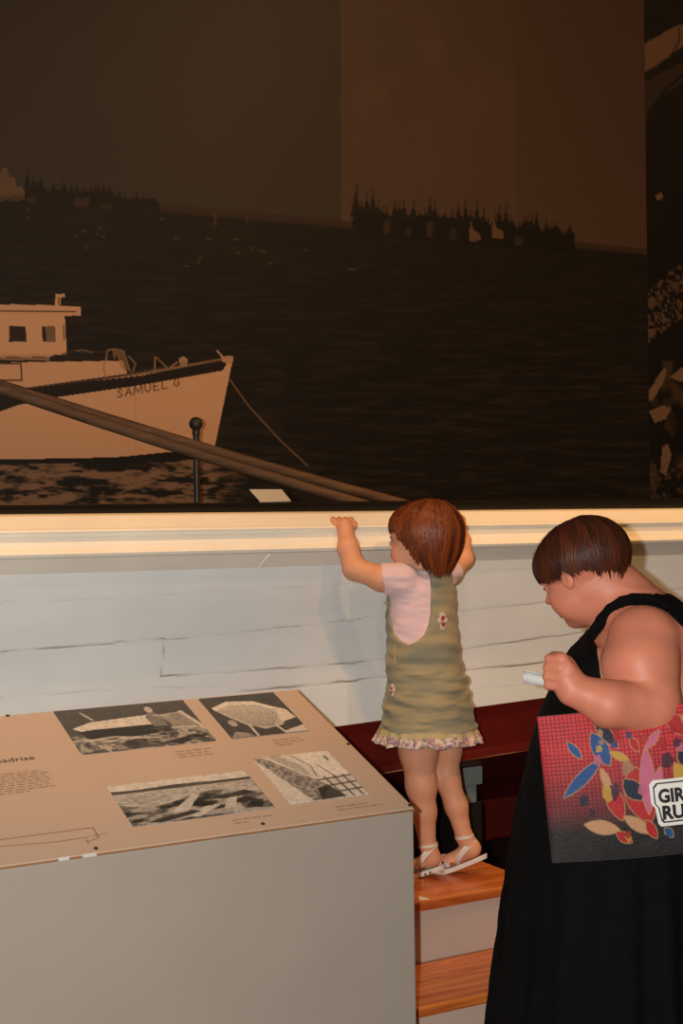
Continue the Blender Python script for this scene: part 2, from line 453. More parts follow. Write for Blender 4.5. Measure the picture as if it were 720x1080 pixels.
# ------------------------------------------------------------------ the murals
sep=lambda v:np.array([1.05,.55,.28])*v      # warm sepia print ink at value v
def mural_picture(U,V):
    """sepia harbour photograph: grey sky, far fleets, dark water, white workboat"""
    hz=lambda u: 207+ (u)*.0885
    n1=fbm(U/60,V/60,4,1); n2=fbm(U/9,V/3.2,4,5); n3=fbm(U/220,V/160,3,9)
    skyv=.046+.010*n3
    skyv=skyv+np.where(U>359.5,.030,0)+np.where(U>545,-.008,0)+np.where((U<141),-.002,0)
    ny=np.clip((V+40)/300,0,1); skyv=skyv*(.62+.45*ny)
    blot=fbm(U/35,V/50,4,21); skyv=skyv+np.where(U>359.5,.016*np.clip(blot-.45,0,1)*3*np.exp(-((U-440)/80)**2-((V-90)/80)**2),0)
    pt=Paint(U,V,(0,0,0)); pt.C=skyv[...,None]*np.where((U>359.5)[...,None],np.array([1.12,.58,.32]),np.array([.92,.64,.45]))*(.94+.12*vn(U/1.7,V/1.7,88))[...,None]
    sea=V>hz(U)
    w=np.clip((V-hz(U))/300,0,1)
    fr=fbm(U/26,V/3.4,4,33); fr2=fbm(U/60,V/22,3,35)
    seav=.008+.030*np.clip(fr-.46,0,1)*2*(.4+.9*fr2)*(.35+w)
    pt.C=np.where(sea[...,None],seav[...,None]*np.array([1.,.64,.34]),pt.C)
    # far shore haze
    sh=(V>hz(U)-6)&(V<hz(U)+1)&((U>165)&(U<372)|(U>600)); pt.put(sh,sep(.034),.8)
    # whitecaps and buoys
    rng=np.random.RandomState(3)
    for _ in range(26):
        x=rng.uniform(5,380);y=hz(x)+rng.uniform(8,62); pt.ell((x,y),(rng.uniform(1.5,4),.9),sep(.09),.7)
    for x in(227,260): pt.line([(x,hz(x)-1),(x,hz(x)+6)],1.6,sep(.10),.7)
    # fleets of moored workboats, black against the sky
    def fleet(x0,x1,hull,mast,step,seed,droop):
        r=np.random.RandomState(seed)
        top=hz(U)-hull*(.50+.45*vn(U/7,V*0,seed)); pt.put((U>x0)&(U<x1)&(V>top)&(V<hz(U)+droop),sep(.005))
        x=x0+3
        while x<x1-2:
            h=mast*(.55+.6*r.rand())*(1-.35*(x-x0)/(x1-x0)); y=hz(x)
            pt.line([(x,y),(x+r.uniform(-1,1),y-h)],1.3,sep(.006),.9,.6)
            pt.line([(x-2,y-h*.72),(x+2,y-h*.70)],1.1,sep(.006),.8,.6); pt.poly([(x-5.5,y-hull*.5),(x-1,y-h*.8),(x+1,y-h*.8),(x+5.5,y-hull*.5)],sep(.005),.9)
            if r.rand()<.55: pt.poly([(x-4,y-hull*.6),(x-2.2,y-h*.55),(x+2.4,y-h*.55),(x+4,y-hull*.6)],sep(.005),.95)
            x+=step*(.5+r.rand())
        return r
    fleet(26,168,13,26,5.5,4,2); fleet(372,606,22,44,6.0,8,8)
    for (x,w_,h,v) in((33,6,5,.05),(86,9,9,.05),(113,7,6,.035),(408,4,14,.05),(430,4,8,.045),(453,4,16,.05),(478,4,11,.04),(547,5,9,.05)):
        y=hz(x); pt.poly([(x-w_,y+3),(x-w_*.8,y+3-h),(x+w_,y+3-h),(x+w_*.7,y+4)],sep(v),.7)
    for (x,y) in((499,246),(523,243)):
        pt.poly([(x-5,y+8),(x-4,y-4),(x-2,y-14),(x,y-3),(x+7,y+1),(x+8,y+8)],sep(.16),.8)
    pt.poly([(-40,211),(-40,186),(0,186),(2,178),(8,178),(10,186),(16,188),(17,196),(26,199),(26,209)],sep(.13))
    pt.poly([(-40,214),(-40,206),(26,206),(26,211)],sep(.075))
    # foam below the workboat
    foam=(V>484+4*vn(U/18,V*0,61))&(U<266+14*vn(V/7,U*0,62))
    fn=.62*fbm(U/34,V/6.5,4,41)+.38*fbm(U/9,V/2.6,3,44)
    edge=np.clip((262-U)/40,0,1)
    pt.put(foam,sep(1)*0.27,np.clip((fn-.44)*7,0,1)*edge*.9)
    pt.put(foam&(fn<.42),sep(.006),.8*edge)
    # workboat
    W=.74
    pt.poly([(-60,487),(-60,455),(-60,430),(246,376),(226,473),(150,481),(0,486)],sep(W))
    pt.put(pt.inside([(-60,487),(-60,430),(246,376),(226,473),(150,481),(0,486)]),sep(W*.8),.5*np.clip((V-430)/50,0,1))
    pt.poly([(-60,495),(-60,484),(0,484.5),(120,482.5),(226,472),(222,479),(140,487),(0,490)],sep(.006))
    pt.poly([(-60,436),(-60,414),(26,410),(150,396),(236,379),(239,385),(234,391),(150,406),(60,419),(20,427),(0,434)],sep(.014))   # dark guard strake
    pt.poly([(-60,416),(-60,410),(26,406),(130,394),(150,391),(236,377),(240,380),(150,395.5),(26,410.5)],sep(.10),.7)
    pt.poly([(-60,412),(-60,378),(130,378),(134,394),(26,409)],sep(W*.96))       # trunk side
    pt.poly([(-60,384),(-60,376),(132,374),(130,380.5),(30,382)],sep(.02))
    pt.poly([(-60,374),(-60,330),(68,330),(70.5,374)],sep(W))
    pt.poly([(-60,376.5),(-60,373.5),(60,373.5),(52,376.5)],sep(W*.8))
    pt.poly([(-60,380),(-60,377),(52,377),(52,380)],sep(.3))
    pt.poly([(-60,333),(-60,320),(60,322),(85,324),(85,333)],sep(W*.95)); pt.line([(-60,327.5),(80,328.6)],1.4,sep(.05))
    pt.poly([(58,322),(58.5,310),(68,310),(68,313),(64,314),(64,322)],sep(W*.9)); pt.line([(62,314),(62,321)],1.2,sep(.03))
    pt.poly([(9.5,344),(27,344),(28,360.5),(9.5,360.5)],sep(.03)); pt.poly([(44,344),(58,344),(58.5,360.5),(45,360.5)],sep(.22)); pt.poly([(44,344),(48,344),(49,360.5),(45,360.5)],sep(.03))
    pt.line([(67,343),(67.6,359)],1.2,sep(.05))
    pt.line([(-60,383.5),(22,383.5),(23,401),(-60,401.5)],1.6,sep(.02))
    for pth in([(112,380),(113,370),(119,368),(121,378)],[(121,368),(130,370),(133,378),(137,392)],[(124,372),(127,384),(131,390)],[(136,376),(143,384),(140,392)],[(111,380),(109,388),(112,398)]):
        pt.line(pth,1.5,sep(.34),.8)
    pt.poly([(120,368),(131,369),(136,390),(132,391),(126,376),(119,374)],sep(.22),.8)
    pt.line([(66,374),(78,370),(90,372),(110,371)],2.2,sep(.05),.9); pt.line([(80,370),(88,369),(97,372)],1.0,sep(.3),.8)
    pt.line([(163,391),(163.5,377)],1.3,sep(.4)); pt.line([(165,377),(176,388)],1.1,sep(.35)); pt.line([(180,387),(187,382)],1.4,sep(.4))
    pt.ell((193,380),(4.5,3.6),sep(.5)); pt.poly([(189,381),(198,381),(197,386),(190,386)],sep(.4))
    pt.line([(229,370),(236,378)],2.0,sep(.5)); pt.poly([(233,376),(245,375),(246,381),(241,384),(234,381)],sep(.55))
    pt.line([(242,400),(262,428),(295,464),(324,491)],1.7,sep(.20),.85)
    # panel joints
    for x in(141,359,545): pt.line([(x-1.5,-60),(x+2.5,560)],.9,sep(.012),.16)
    return pt
def letters(pt):
    # name on the bow, roman capitals along the sheer
    G={'S':[[(.9,.15),(.5,0),(.1,.2),(.5,.5),(.9,.78),(.5,1),(.1,.85)]],
       'A':[[(0,1),(.5,0),(1,1)],[(.2,.65),(.8,.65)]],'M':[[(0,1),(.08,0),(.5,.8),(.92,0),(1,1)]],
       'U':[[(.05,0),(.08,.75),(.5,1),(.9,.75),(.92,0)]],'E':[[(.95,0),(.1,0),(.1,1),(.95,1)],[(.1,.5),(.7,.5)]],
       'L':[[(.12,0),(.12,1),(.9,1)]],'G':[[(.92,.18),(.5,0),(.08,.35),(.1,.75),(.5,1),(.9,.85),(.9,.55),(.6,.55)]]}
    s='SAMUEL G'; x=123.5
    for ch in s:
        if ch!=' ':
            w=9.0 if ch=='M' else 6.2
            for stt in G[ch]:
                q=[(x+a*w, (418.6-(x-123)*.198)+(b-1)*8.6-(a*w)*.198+1.2) for a,b in stt]
                pt.line(q,1.5,sep(.06),.85,.55)
            x+=w+2.6
        else: x+=4
cu_=np.concatenate([np.arange(-40,262,.75),np.arange(262,684.1,1.5)])
Xc=np.array([PY(u,400,YW-.04)[0] for u in cu_])
zr=np.concatenate([np.arange(1.22,2.30,.0032),np.arange(2.30,4.2,.0075)])
XX,ZZ=np.meshgrid(Xc,zr); U,V=proj(XX,np.full_like(XX,YW-.04),ZZ)
pt=mural_picture(U,V); letters(pt)
mx0,mx1,mz0,mz1=Xc[0],Xc[-1],zr[0],zr[-1]
mur=empty('wall_mural',((mx0+mx1)/2,YW-.02,mz0)); tag(mur,'large sepia harbour photograph showing a white workboat and a distant fleet','mural')
def child_mesh(name,V,F,m,parent,**k):
    o=mesh_obj(name,np.asarray(V)-np.array(parent.location),F,m,parent,**k); return o
child_mesh('printed_picture',np.stack([XX,np.full_like(XX,YW-.04),ZZ],-1).reshape(-1,3),grid_faces(*XX.shape)[:,::-1],M['print'],mur,colors=pt.C)
def child_box(name,a,b,m,parent,bevel=0):
    L=np.array(parent.location); return MB().box(np.array(a)-L,np.array(b)-L).build(name,m,parent,bevel=bevel)
child_box('backing_board',(mx0,YW-.0395,mz0),(mx1+.002,YW,mz1),M['board'],mur)
# second, darker picture round to the side
def mural_side(U,V):
    pt=Paint(U,V,(0,0,0)); n=fbm(U/12,V/12,4,71); n2=fbm((U+V*.55)/30,(V-U*.1)/5,4,72)
    v=.004+.02*np.clip(n2-.5,0,1)*(V<120)
    pt.C=v[...,None]*np.array([1,.7,.45])
    pt.poly([(660,84),(660,58),(690,40),(716,26),(730,26),(730,42),(715,52),(690,72),(672,82)],sep(.13))
    pt.line([(672,82),(706,60),(716,44),(716,30)],1.6,sep(.015)); pt.line([(708,60),(708,80)],1.4,sep(.01))
    pt.poly([(676,88),(700,76),(730,60),(730,80),(700,100),(684,118),(678,140)],sep(.035),.8)
    pt.line([(680,150),(684,120),(700,96),(730,70)],3,sep(.006))
    pt.poly([(691,206),(697,203),(699,208),(693,212)],sep(.17))
    pile=pt.inside([(676,318),(690,300),(710,284),(735,270),(735,326),(705,344),(684,364),(676,366)])
    g=fbm(U/2.6,V/2.6,3,74); pt.put(pile,sep(.11),np.clip((g-.47)*7,0,1))
    pt.poly([(680,348),(690,346),(692,352),(682,360)],sep(.14),.8)
    low=(V>380)&(V<535); g2=fbm(U/16,V/22,4,77); pt.put(low,sep(.08),np.clip((g2-.52)*5,0,1)*.75)
    for q in([(682,416),(698,390),(703,388),(700,402),(688,422),(683,424)],[(706,398),(718,388),(735,384),(735,400),(716,402)],[(684,434),(698,428),(708,430),(702,442),(690,446)],[(696,498),(698,472),(704,468),(708,480),(702,502)]):
        pt.poly(q,sep(.26),.85)
    g3=fbm(U/5,V/4,4,79); pt.put((V>490)&(V<540),sep(.13),np.clip((g3-.5)*5,0,1)*.6)
    return pt
Xs=np.linspace(mx1+.01,mx1+1.0,150); zs=np.linspace(1.22,4.2,420)
XX,ZZ=np.meshgrid(Xs,zs); U,V=proj(XX,np.full_like(XX,YW-.012),ZZ); pt=mural_side(U,V)
mu2=empty('wall_mural',((Xs[0]+Xs[-1])/2,YW-.005,1.22)); tag(mu2,'dark narrow photograph of oyster shells and gear, beside the big harbour picture','mural')
child_mesh('printed_picture',np.stack([XX,np.full_like(XX,YW-.012),ZZ],-1).reshape(-1,3),grid_faces(*XX.shape)[:,::-1],M['print'],mu2,colors=pt.C)
child_box('backing_board',(Xs[0],YW-.0115,1.22),(Xs[-1],YW,4.2),M['board'],mu2)
# ------------------------------------------------------------------ the boat
YB=3.10
def zat(px,py,Y=YB): p=PY(px,py,Y); return p[0],p[2]
(xa,za),(xb,zb)=zat(0,604),zat(720,583); SH=(zb-za)/(xb-xa)
x36=zat(360,598)[0]
shift=lambda x:(x-x36)*SH
hz0=lambda py,Y=YB: PY(360,py,Y)[2]
BX0,BX1=-.35,4.3
boat=empty('wooden_boat',((BX0+BX1)/2,3.95,0)); tag(boat,'old white planked wooden boat with a dark red bottom and a cream rail','boat')
BL=np.array(boat.location)
def bpart(mb,name,m,**k):
    mb.v=[tuple(np.array(v)-BL) for v in mb.v]; return mb.build(name,m,boat,**k)
def prof_round(pts,r=None): return pts
# rail cap: cambered board
zc=hz0(555.0)
cap=[(3.100,zc),(3.094,zc+.003),(3.092,zc-.001),(3.096,zc-.006),(3.30,zc-.010),(3.30,zc+.036),(3.27,zc+.0355),(3.2,zc+.022)]
ztop_=hz0(540.3,3.150)
cap=[(3.094,zc-.003),(3.099,zc-.008),(3.31,zc-.008),(3.31,ztop_+.002),(3.175,ztop_+.001),(3.157,ztop_),(3.148,ztop_-.003),(3.104,zc+.004),(3.097,zc+.001)]
bpart(MB().extr(cap,BX0,BX1,24,shift),'rail_cap',M['rail'])
z1=hz0(557);z2=hz0(574);z3=hz0(580.5);z4=hz0(598)
strip=[(3.120,z1+.004),(3.113,z1),(3.091,z2+.004),(3.084,z2-.001),(3.078,(z2+z3)/2),(3.082,z3+.001),(3.092,z3-.003),(3.128,z4),(3.16,z4),(3.16,z1+.004)]
bpart(MB().extr(strip,BX0,BX1,24,shift),'rub_rail',M['rail'])
sj=[PY(273.5,597.5,3.121),PY(279,591,3.106),PY(285.5,584.5,3.091)]
bpart(MB().tube(sj,[.0022]*3,6),'scarf_joint',M['rail'])
# planked side with painted seams
zred=hz0(770)-.0; (x5,z5)=zat(575,740); zredslope=0
zr_at=lambda x: hz0(770)+(x-x36)*((z5-hz0(770))/(x5-x36))
nx=860;nz=120
Xh=np.linspace(BX0,BX1,nx); T=np.linspace(0,1,nz)
XX,TT=np.meshgrid(Xh,T)
ztop=z4+.004+shift(XX); zbot=zr_at(XX); ZZ=ztop+(zbot-ztop)*TT
YYb=3.124+.030*TT+.010*np.sin(TT*math.pi)
U,V=proj(XX,np.full_like(XX,YB+.02),ZZ)
pt=Paint(U,V,(0,0,0)); pv=fbm(XX*1.3,ZZ*9,4,91); base=np.array([.79,.80,.775])
pt.C=(base*(1+.10*(pv[...,None]-.5)))
stn=fbm(XX*4,ZZ*30,3,95); pt.C*= (1-.05*np.clip(stn-.5,0,1)[...,None]*2)
jig=(vn(U/13,V*0,5)-.5)*1.6
seams=[([(-200,704),(0,689),(90,681.5),(178,675)],1.5,.75),([(178,676),(340,659),(406,651),(480,646),(567,637),(720,622),(900,606)],1.0,.55),
 ([(175,715),(340,704),(403,698),(485,687),(567,675),(720,655),(900,634)],1.4,.8),([(178,675),(175,715)],1.0,.5),
 ([(-200,755),(0,738),(150,727),(260,727)],.9,.3),([(260,731),(340,724),(408,716),(488,709),(572,701),(720,683),(900,660)],1.7,.9),
 ([(-100,640),(100,632),(180,628),(360,617),(480,606),(620,594),(800,580)],.8,.22),([(430,735),(575,722),(720,708)],.8,.2)]
Vs=pt.V; pt.V=V+jig
dsum=np.zeros_like(XX)
for q,w,a in seams:
    pt.line(q,w,lin(96,76,62),a*(.15+.85*np.clip(vn(U/31,V*0,8)*1.6-.25,0,1)),.55); dsum=np.maximum(dsum,np.clip(1.4-pt.ldist(q),0,1)*a)
YYb=YYb+dsum*.0008
hp=np.stack([XX,YYb,ZZ],-1).reshape(-1,3)-BL
mesh_obj('planked_side',hp,grid_faces(*XX.shape),M['hull'],boat,True,colors=pt.C)
# red bottom : boot band then V bottom to the keel
mb=MB(); n=40; V=[];F=[]
zch=lambda x: zr_at(x)-.140
prof=lambda x:[(3.154,zr_at(x)),(3.162,zr_at(x)-.03),(3.170,zch(x)+.022),(3.160,zch(x)+.020),(3.158,zch(x)+.002),(3.168,zch(x)-.004),(3.95,.38),(4.73,zch(x)),(4.76,zr_at(x)),(4.78,z4+shift(x)),(4.74,z4+shift(x)),(4.70,zch(x)+.03),(3.95,.43),(3.20,zch(x)+.03)]
m_=len(prof(0))
for i in range(n+1):
    x=BX0+(BX1-BX0)*i/n; V+=[(x,y,z) for y,z in prof(x)]
for i in range(n):
    for j in range(m_):
        a=i*m_+j;b=i*m_+(j+1)%m_; F.append((a,a+m_,b+m_,b))
F.append(tuple(range(m_)));F.append(tuple(reversed(range(n*m_,n*m_+m_))))
bpart(mb.add(V,F),'red_bottom',M['redhull'])
# chips of bare wood along the chine
rng=np.random.RandomState(12); mb=MB()
V=[];F=[];k=0
for i in range(160):
    x=BX0+(BX1-BX0)*i/160; 
    h=.0055*max(0,vn(np.array([i*.37]),np.array([0.]),3)[0]-.25)+.0004
    V+=[(x,3.1570,zch(x)+.001),(x,3.1570,zch(x)+.001+h)]
for i in range(159): F.append((2*i,2*i+2,2*i+3,2*i+1))
bpart(mb.add(V,F),'worn_chine_edge',M['bare'])
bpart(MB().box((BX0,3.90,.26),(BX1,4.0,.40)),'keel',M['redhull'],bevel=.01)
bpart(MB().extr([(3.155,z4),(3.155,z4-.03),(4.76,z4-.03),(4.76,z4)],BX0,BX1,4,shift),'deck',M['deck'])
zco=PY(200,530.5,3.36)[2]; xco=PY(200,530.5,3.36)[0]
co_sh=lambda x:(x-xco)*SH*.55
co=[(3.335,hz0(540,3.335)-.10),(3.332,zco-.010),(3.333,zco-.006),(3.336,zco-.0025),(3.341,zco-.0006),(3.35,zco),(3.40,zco),(3.41,zco-.006),(3.41,zco-.14)]
bpart(MB().extr(co,BX0,BX1,24,co_sh),'coaming',M['blackgloss'])
mb=MB(); mb.box((BX0-.03,3.13,.45),(BX0,4.78,1.27)); bpart(mb,'transom',M['whitewood'])
# cradle
p=PY(490.5,828,3.30)
cr_=empty('boat_cradle',(p[0],3.33,0)); tag(cr_,'white capped cradle post propping the red boat bottom behind the wooden steps','cradle')
def cradle_prism(name,x0,x1,y0,y1,zb,m,tops):
    mb=MB().extr([(y0,zb),(y1,zb),(y1,tops[1]),(y0,tops[0])],x0,x1,1); L_=np.array(cr_.location); mb.v=[tuple(np.array(v)-L_) for v in mb.v]; mb.build(name,m,cr_,bevel=.004)
hb=lambda y:zch(p[0])-.006-(zch(p[0])-.38)/(3.95-3.168)*(y-3.168)
zc1=PY(495,828,3.27)[2]; zc2=PY(495,848,3.27)[2]
cradle_prism('cradle_cap',p[0]-.042,p[0]+.032,3.26,3.42,zc1,M['whitewood'],(max(hb(3.26),zc1+.012),max(hb(3.42),zc1+.006)))
cradle_prism('upper_post',p[0]-.018,p[0]+.022,3.275,3.40,zc2,M['whitewood'],(zc1,zc1))
cradle_prism('base_post',p[0]-.03,p[0]+.045,3.285,3.42,0,M['blacktimber'],(zc2,zc2))
# ------------------------------------------------------------------ things on the boat
def spar(p0,p1,Y,r,label):
    a=PY(*p0,Y);b=PY(*p1,Y); zd=z4+.0
    t=(zd+r-b[2])/(a[2]-b[2]); b=b+(a-b)*t
    c=(a+b)/2; pts=[a+(b-a)*t-c for t in np.linspace(0,1,9)]
    for i,q in enumerate(pts): q[2]-=.02*math.sin(math.pi*i/8)
    e=empty('spar',(b[0],b[1],zd)); tag(e,label,'spar','two spars laid across the boat')
    off=c-np.array(e.location)
    mb=MB().tube([q+off for q in pts],[r]*9,18); mb.build('pole',M['spar'],e,True)
    MB().tube([pts[-1]+off+(pts[-2]-pts[-1])*.02,pts[-1]+off+(pts[-2]-pts[-1])*.06],[r*1.08]*2,18).build('end_band',M['iron'],e,True)
spar((-70,384.5),(422,526),4.15,.0170,'dark wooden spar before the mural, the higher one, reaching farther along the rail')
spar((-70,386),(389,528.5),3.98,.0160,'dark wooden spar before the mural, the lower one, ending nearer the label card')
a=PY(206.5,447,4.3); 
st=empty('stanchion',(a[0],4.3,z4)); tag(st,'thin dark iron stanchion with a ball top standing up behind the spars','stanchion')
h=a[2]-z4; s_=np.linalg.norm(a-CAM)/FP
MB().tube([(0,0,0),(0,0,h)],[3.3*s_]*2,12).build('rod',M['iron'],st,True)
r=7.2*s_; MB().lathe([(1e-4,h+r)]+[(r*math.sin(t),h+r*math.cos(t)) for t in np.linspace(.15,2.75,14)]+[(4.2*s_,h-r*1.0),(4.2*s_,h-r*1.6),(3.2*s_,h-r*1.7)],n=20).build('ball_top',M['iron'],st,True)
MB().lathe([(1e-4,.012),(.022,.012),(.026,.004),(.026,0),(1e-4,0)],n=20).build('foot_flange',M['iron'],st,True)
# card
q=[PY(275,529.6,3.375),PY(307,528.2,3.375),PY(297,516,3.405),PY(263,516,3.405)]
q[0][2]=max(q[0][2],zco+.001+co_sh(q[0][0])); 
cd=empty('label_card',tuple((q[0]+q[1])/2)); tag(cd,'small cream label card tilted on the black coaming of the boat','card')
n_=60;m_=30; S_,T_=np.meshgrid(np.linspace(0,1,n_),np.linspace(0,1,m_))
Vc=((q[3]*(1-S_[...,None])+q[2]*S_[...,None])*(1-T_[...,None])+(q[0]*(1-S_[...,None])+q[1]*S_[...,None])*T_[...,None])
pt=Paint(S_,T_,(.52,.45,.34))
for i in range(5): pt.line([(.15,.25+.12*i),(.8-.1*(i%2),.25+.12*i)],.035,(.45,.38,.28),.5,.02)
L_=np.array(cd.location); nrm=np.cross(q[1]-q[0],q[3]-q[0]);nrm/=np.linalg.norm(nrm)
Vf=(Vc-L_).reshape(-1,3); Vb=Vf-nrm*.003; k=len(Vf); Ff=grid_faces(m_,n_)
rim_=[]
ii=np.arange(k).reshape(m_,n_); loop=list(ii[0,:])+list(ii[1:,-1])+list(ii[-1,-2::-1])+list(ii[-2:0:-1,0])
rim_=np.array([(loop[i],loop[(i+1)%len(loop)],loop[(i+1)%len(loop)]+k,loop[i]+k) for i in range(len(loop))])
mesh_obj('card_face',np.concatenate([Vf,Vb]),np.concatenate([Ff,Ff[:,::-1]+k,rim_]),M['card'],cd,colors=np.concatenate([pt.C.reshape(-1,3),np.full((k,3),.7)]))
# ------------------------------------------------------------------ display table
M['cab']=mat('warm grey cabinet paint',lin(172,159,145),.62,.25,.03,5,.03,60)
M['panel']=mat('tan printed panel under clear cover',lin(204,178,156),.32,.5,.03,2.5)
M['photo']=mat('printed photograph on the panel',(1,1,1),.35,.5,attr=True)
M['ink']=mat('brown grey printing ink',lin(160,132,104),.5)
M['darkink']=mat('dark printing ink',lin(60,50,44),.5)
M['redink']=mat('reddish drawing ink',lin(170,110,80),.5)
M['screw']=mat('dark screw',lin(50,40,34),.4,.5)
M['finish']=mat('white tape',lin(235,228,218),.5)
KX=1.463
kf=PX(436,852,KX); kb=PX(312,727,KX)
KY0,KZ0,KY1,KZ1=kf[1],kf[2],kb[1],kb[2]
KX0=.10
tab=empty('display_table',((KX0+KX)/2,(KY0+KY1)/2,0)); tag(tab,'grey display table with a sloping tan information panel of old boat photographs','display table')
TL=np.array(tab.location)
def tpart(mb,name,m,parent=tab,**k):
    mb.v=[tuple(np.array(v)-TL) for v in mb.v]; return mb.build(name,m,parent,**k)
dz=.0066
prof=[(KY0,0),(KY1,0),(KY1,KZ1-dz),(KY0,KZ0-dz)]
mb=MB().extr(prof,KX0,KX,1); tpart(mb,'cabinet',M['cab'],bevel=.003)
sl=np.array([0,KY1-KY0,KZ1-KZ0]); SLL=np.linalg.norm(sl); su=sl/SLL; sn=np.array([0,-su[2],su[1]])
O=np.array([KX,KY0,KZ0])
def onp(s,t,h=0.0):   # s metres left of the right edge, t metres up the slope, h above
    return O+np.array([-1,0,0])*s+su*t+sn*h
def pxp(px,py):
    r=ray(px,py); t=((O-CAM)@sn)/(r@sn); p=CAM+r*t; d=p-O; return -d[0],d@su
def slab(name,s0,s1,t0,t1,h0,h1,m,parent=tab,bevel=0):
    V=[onp(s,t,h) for h in(h0,h1) for s,t in((s0,t0),(s1,t0),(s1,t1),(s0,t1))]
    mb=MB().add(V,[(0,1,2,3),(7,6,5,4),(0,4,5,1),(1,5,6,2),(2,6,7,3),(3,7,4,0)]); return tpart(mb,name,m,parent,bevel=bevel)
W_=KX-KX0
slab('information_panel',-.001,W_,-.001,SLL,-.0065,0,M['panel'],bevel=.0015)
slab('clear_cover_edge',-.0024,-.0011,-.001,SLL,-.006,-.001,M['darkink'])
slab('front_lip',-.0022,W_,-.0022,-.0011,-.0055,-.002,M['bare'])
def gray(v): return np.array([1,.9,.78])*v
def photo(corners,painter,label):
    q=[pxp(*c) for c in corners]
    s0=(q[0][0]+q[3][0])/2; s1=(q[1][0]+q[2][0])/2; t1=(q[0][1]+q[1][1])/2; t0=(q[2][1]+q[3][1])/2
    nx,ny=170,120; S_,T_=np.meshgrid(np.linspace(0,1,nx),np.linspace(0,1,ny))
    Pn=onp(0,0)[None,None]+np.array([-1,0,0])*(s0+(s1-s0)*S_)[...,None]+su*(t1+(t0-t1)*T_)[...,None]
    pt=Paint(S_,T_,(0,0,0)); painter(pt); pt.C=np.clip(pt.C*(.72+.56*fbm(S_*46,T_*36,3,61))[...,None],0,1); gm=pt.C.mean(-1,keepdims=True); pt.C=np.where(gm<.3,pt.C*(.55+gm),np.clip(pt.C*1.12-.03,0,1))
    V0=(Pn+sn*.0016-TL).reshape(-1,3); Vb=(Pn+sn*.0002-TL).reshape(-1,3); k=len(V0)
    ii=np.arange(k).reshape(ny,nx); loop=list(ii[0,:])+list(ii[1:,-1])+list(ii[-1,-2::-1])+list(ii[-2:0:-1,0])
    rim_=np.array([(loop[i],loop[(i+1)%len(loop)],loop[(i+1)%len(loop)]+k,loop[i]+k) for i in range(len(loop))])
    o=mesh_obj('photograph',np.concatenate([V0,Vb]),np.concatenate([grid_faces(ny,nx),rim_]),M['photo'],tab,colors=np.concatenate([pt.C.reshape(-1,3),np.full((k,3),.3)]))
    o['label']=label
    return (s0,s1,t0,t1)
def ph1(p):
    n=fbm(p.U*24,p.V*18,4,3); n2=fbm(p.U*9,p.V*14,4,4)
    p.C=gray(1)*(.10+.05*n)[...,None]
    p.put(p.V>.62,gray(1)*.42,np.clip((n-.40)*5,0,1)*.9)
    p.poly([(.05,.44),(.2,.33),(.68,.27),(.66,.52),(.2,.50),(.10,.52)],gray(.66))
    p.poly([(.08,.52),(.2,.50),(.67,.50),(.72,.70),(.30,.74),(.12,.70)],gray(.05))
    p.line([(.1,.74),(.3,.70),(.62,.82)],.035,gray(.55),.9,.01)
    p.poly([(.62,.92),(.9,.80),(.98,.86),(.74,.99)],gray(.06)); p.poly([(.3,.86),(.45,.78),(.62,.82),(.55,.99),(.36,1)],gray(.07),.8)
    p.line([(.18,.1),(.23,.28)],.018,gray(.55),1,.006)
    p.poly([(.72,.30),(.91,.26),(1.0,.62),(.80,.66)],gray(.36)); 
    for i in range(9): p.line([(.73+.02*i,.31),(.80+.02*i,.62)],.006,gray(.2),.7,.003)
    p.line([(.91,.26),(1.02,.78)],.03,gray(.6),1,.008); p.line([(.74,.60),(.99,.66)],.03,gray(.55),.9,.01)
    p.poly([(.62,.34),(.66,.22),(.71,.22),(.73,.34),(.75,.58),(.70,.62),(.64,.56)],gray(.28)); p.ell((.685,.16),(.03,.07),gray(.5)); p.line([(.70,.30),(.79,.33)],.035,gray(.45),1,.01)
    p.poly([(.65,.56),(.75,.56),(.78,.78),(.72,.78),(.70,.66),(.68,.78),(.64,.76)],gray(.08))
    p.put(n2>.62,gray(.6),.25*(p.V>.6))
def ph2(p):
    n=fbm(p.U*20,p.V*16,4,13); p.C=gray(1)*(.08+.05*n)[...,None]
    p.poly([(.06,.28),(.30,.16),(.62,.22),(.86,.42),(.92,.58),(.75,.80),(.50,.86),(.30,.72),(.14,.46)],gray(.50))
    p.poly([(.06,.26),(.3,.13),(.64,.18),(.90,.42),(.88,.47),(.62,.27),(.3,.22),(.08,.34)],gray(.72))
    for i in range(14):
        a=.16+.05*i; p.line([(a,.36+.01*i),(.40+.018*i,.80)],.012,gray(.22),.7,.006)
    p.poly([(.84,.36),(.95,.44),(.99,.66),(.76,.74)],gray(.70),.9)
    p.line([(.34,.74),(.34,1)],.03,gray(.6),1,.008); p.line([(.66,.80),(.70,.98)],.03,gray(.65),1,.008)
    p.poly([(.0,1),(.1,.86),(.25,.92),(.3,1)],gray(.4),.8); p.poly([(.7,.95),(1,.84),(1,1),(.7,1)],gray(.66),.9)
    p.ell((.16,.66),(.05,.08),gray(.5),.8)
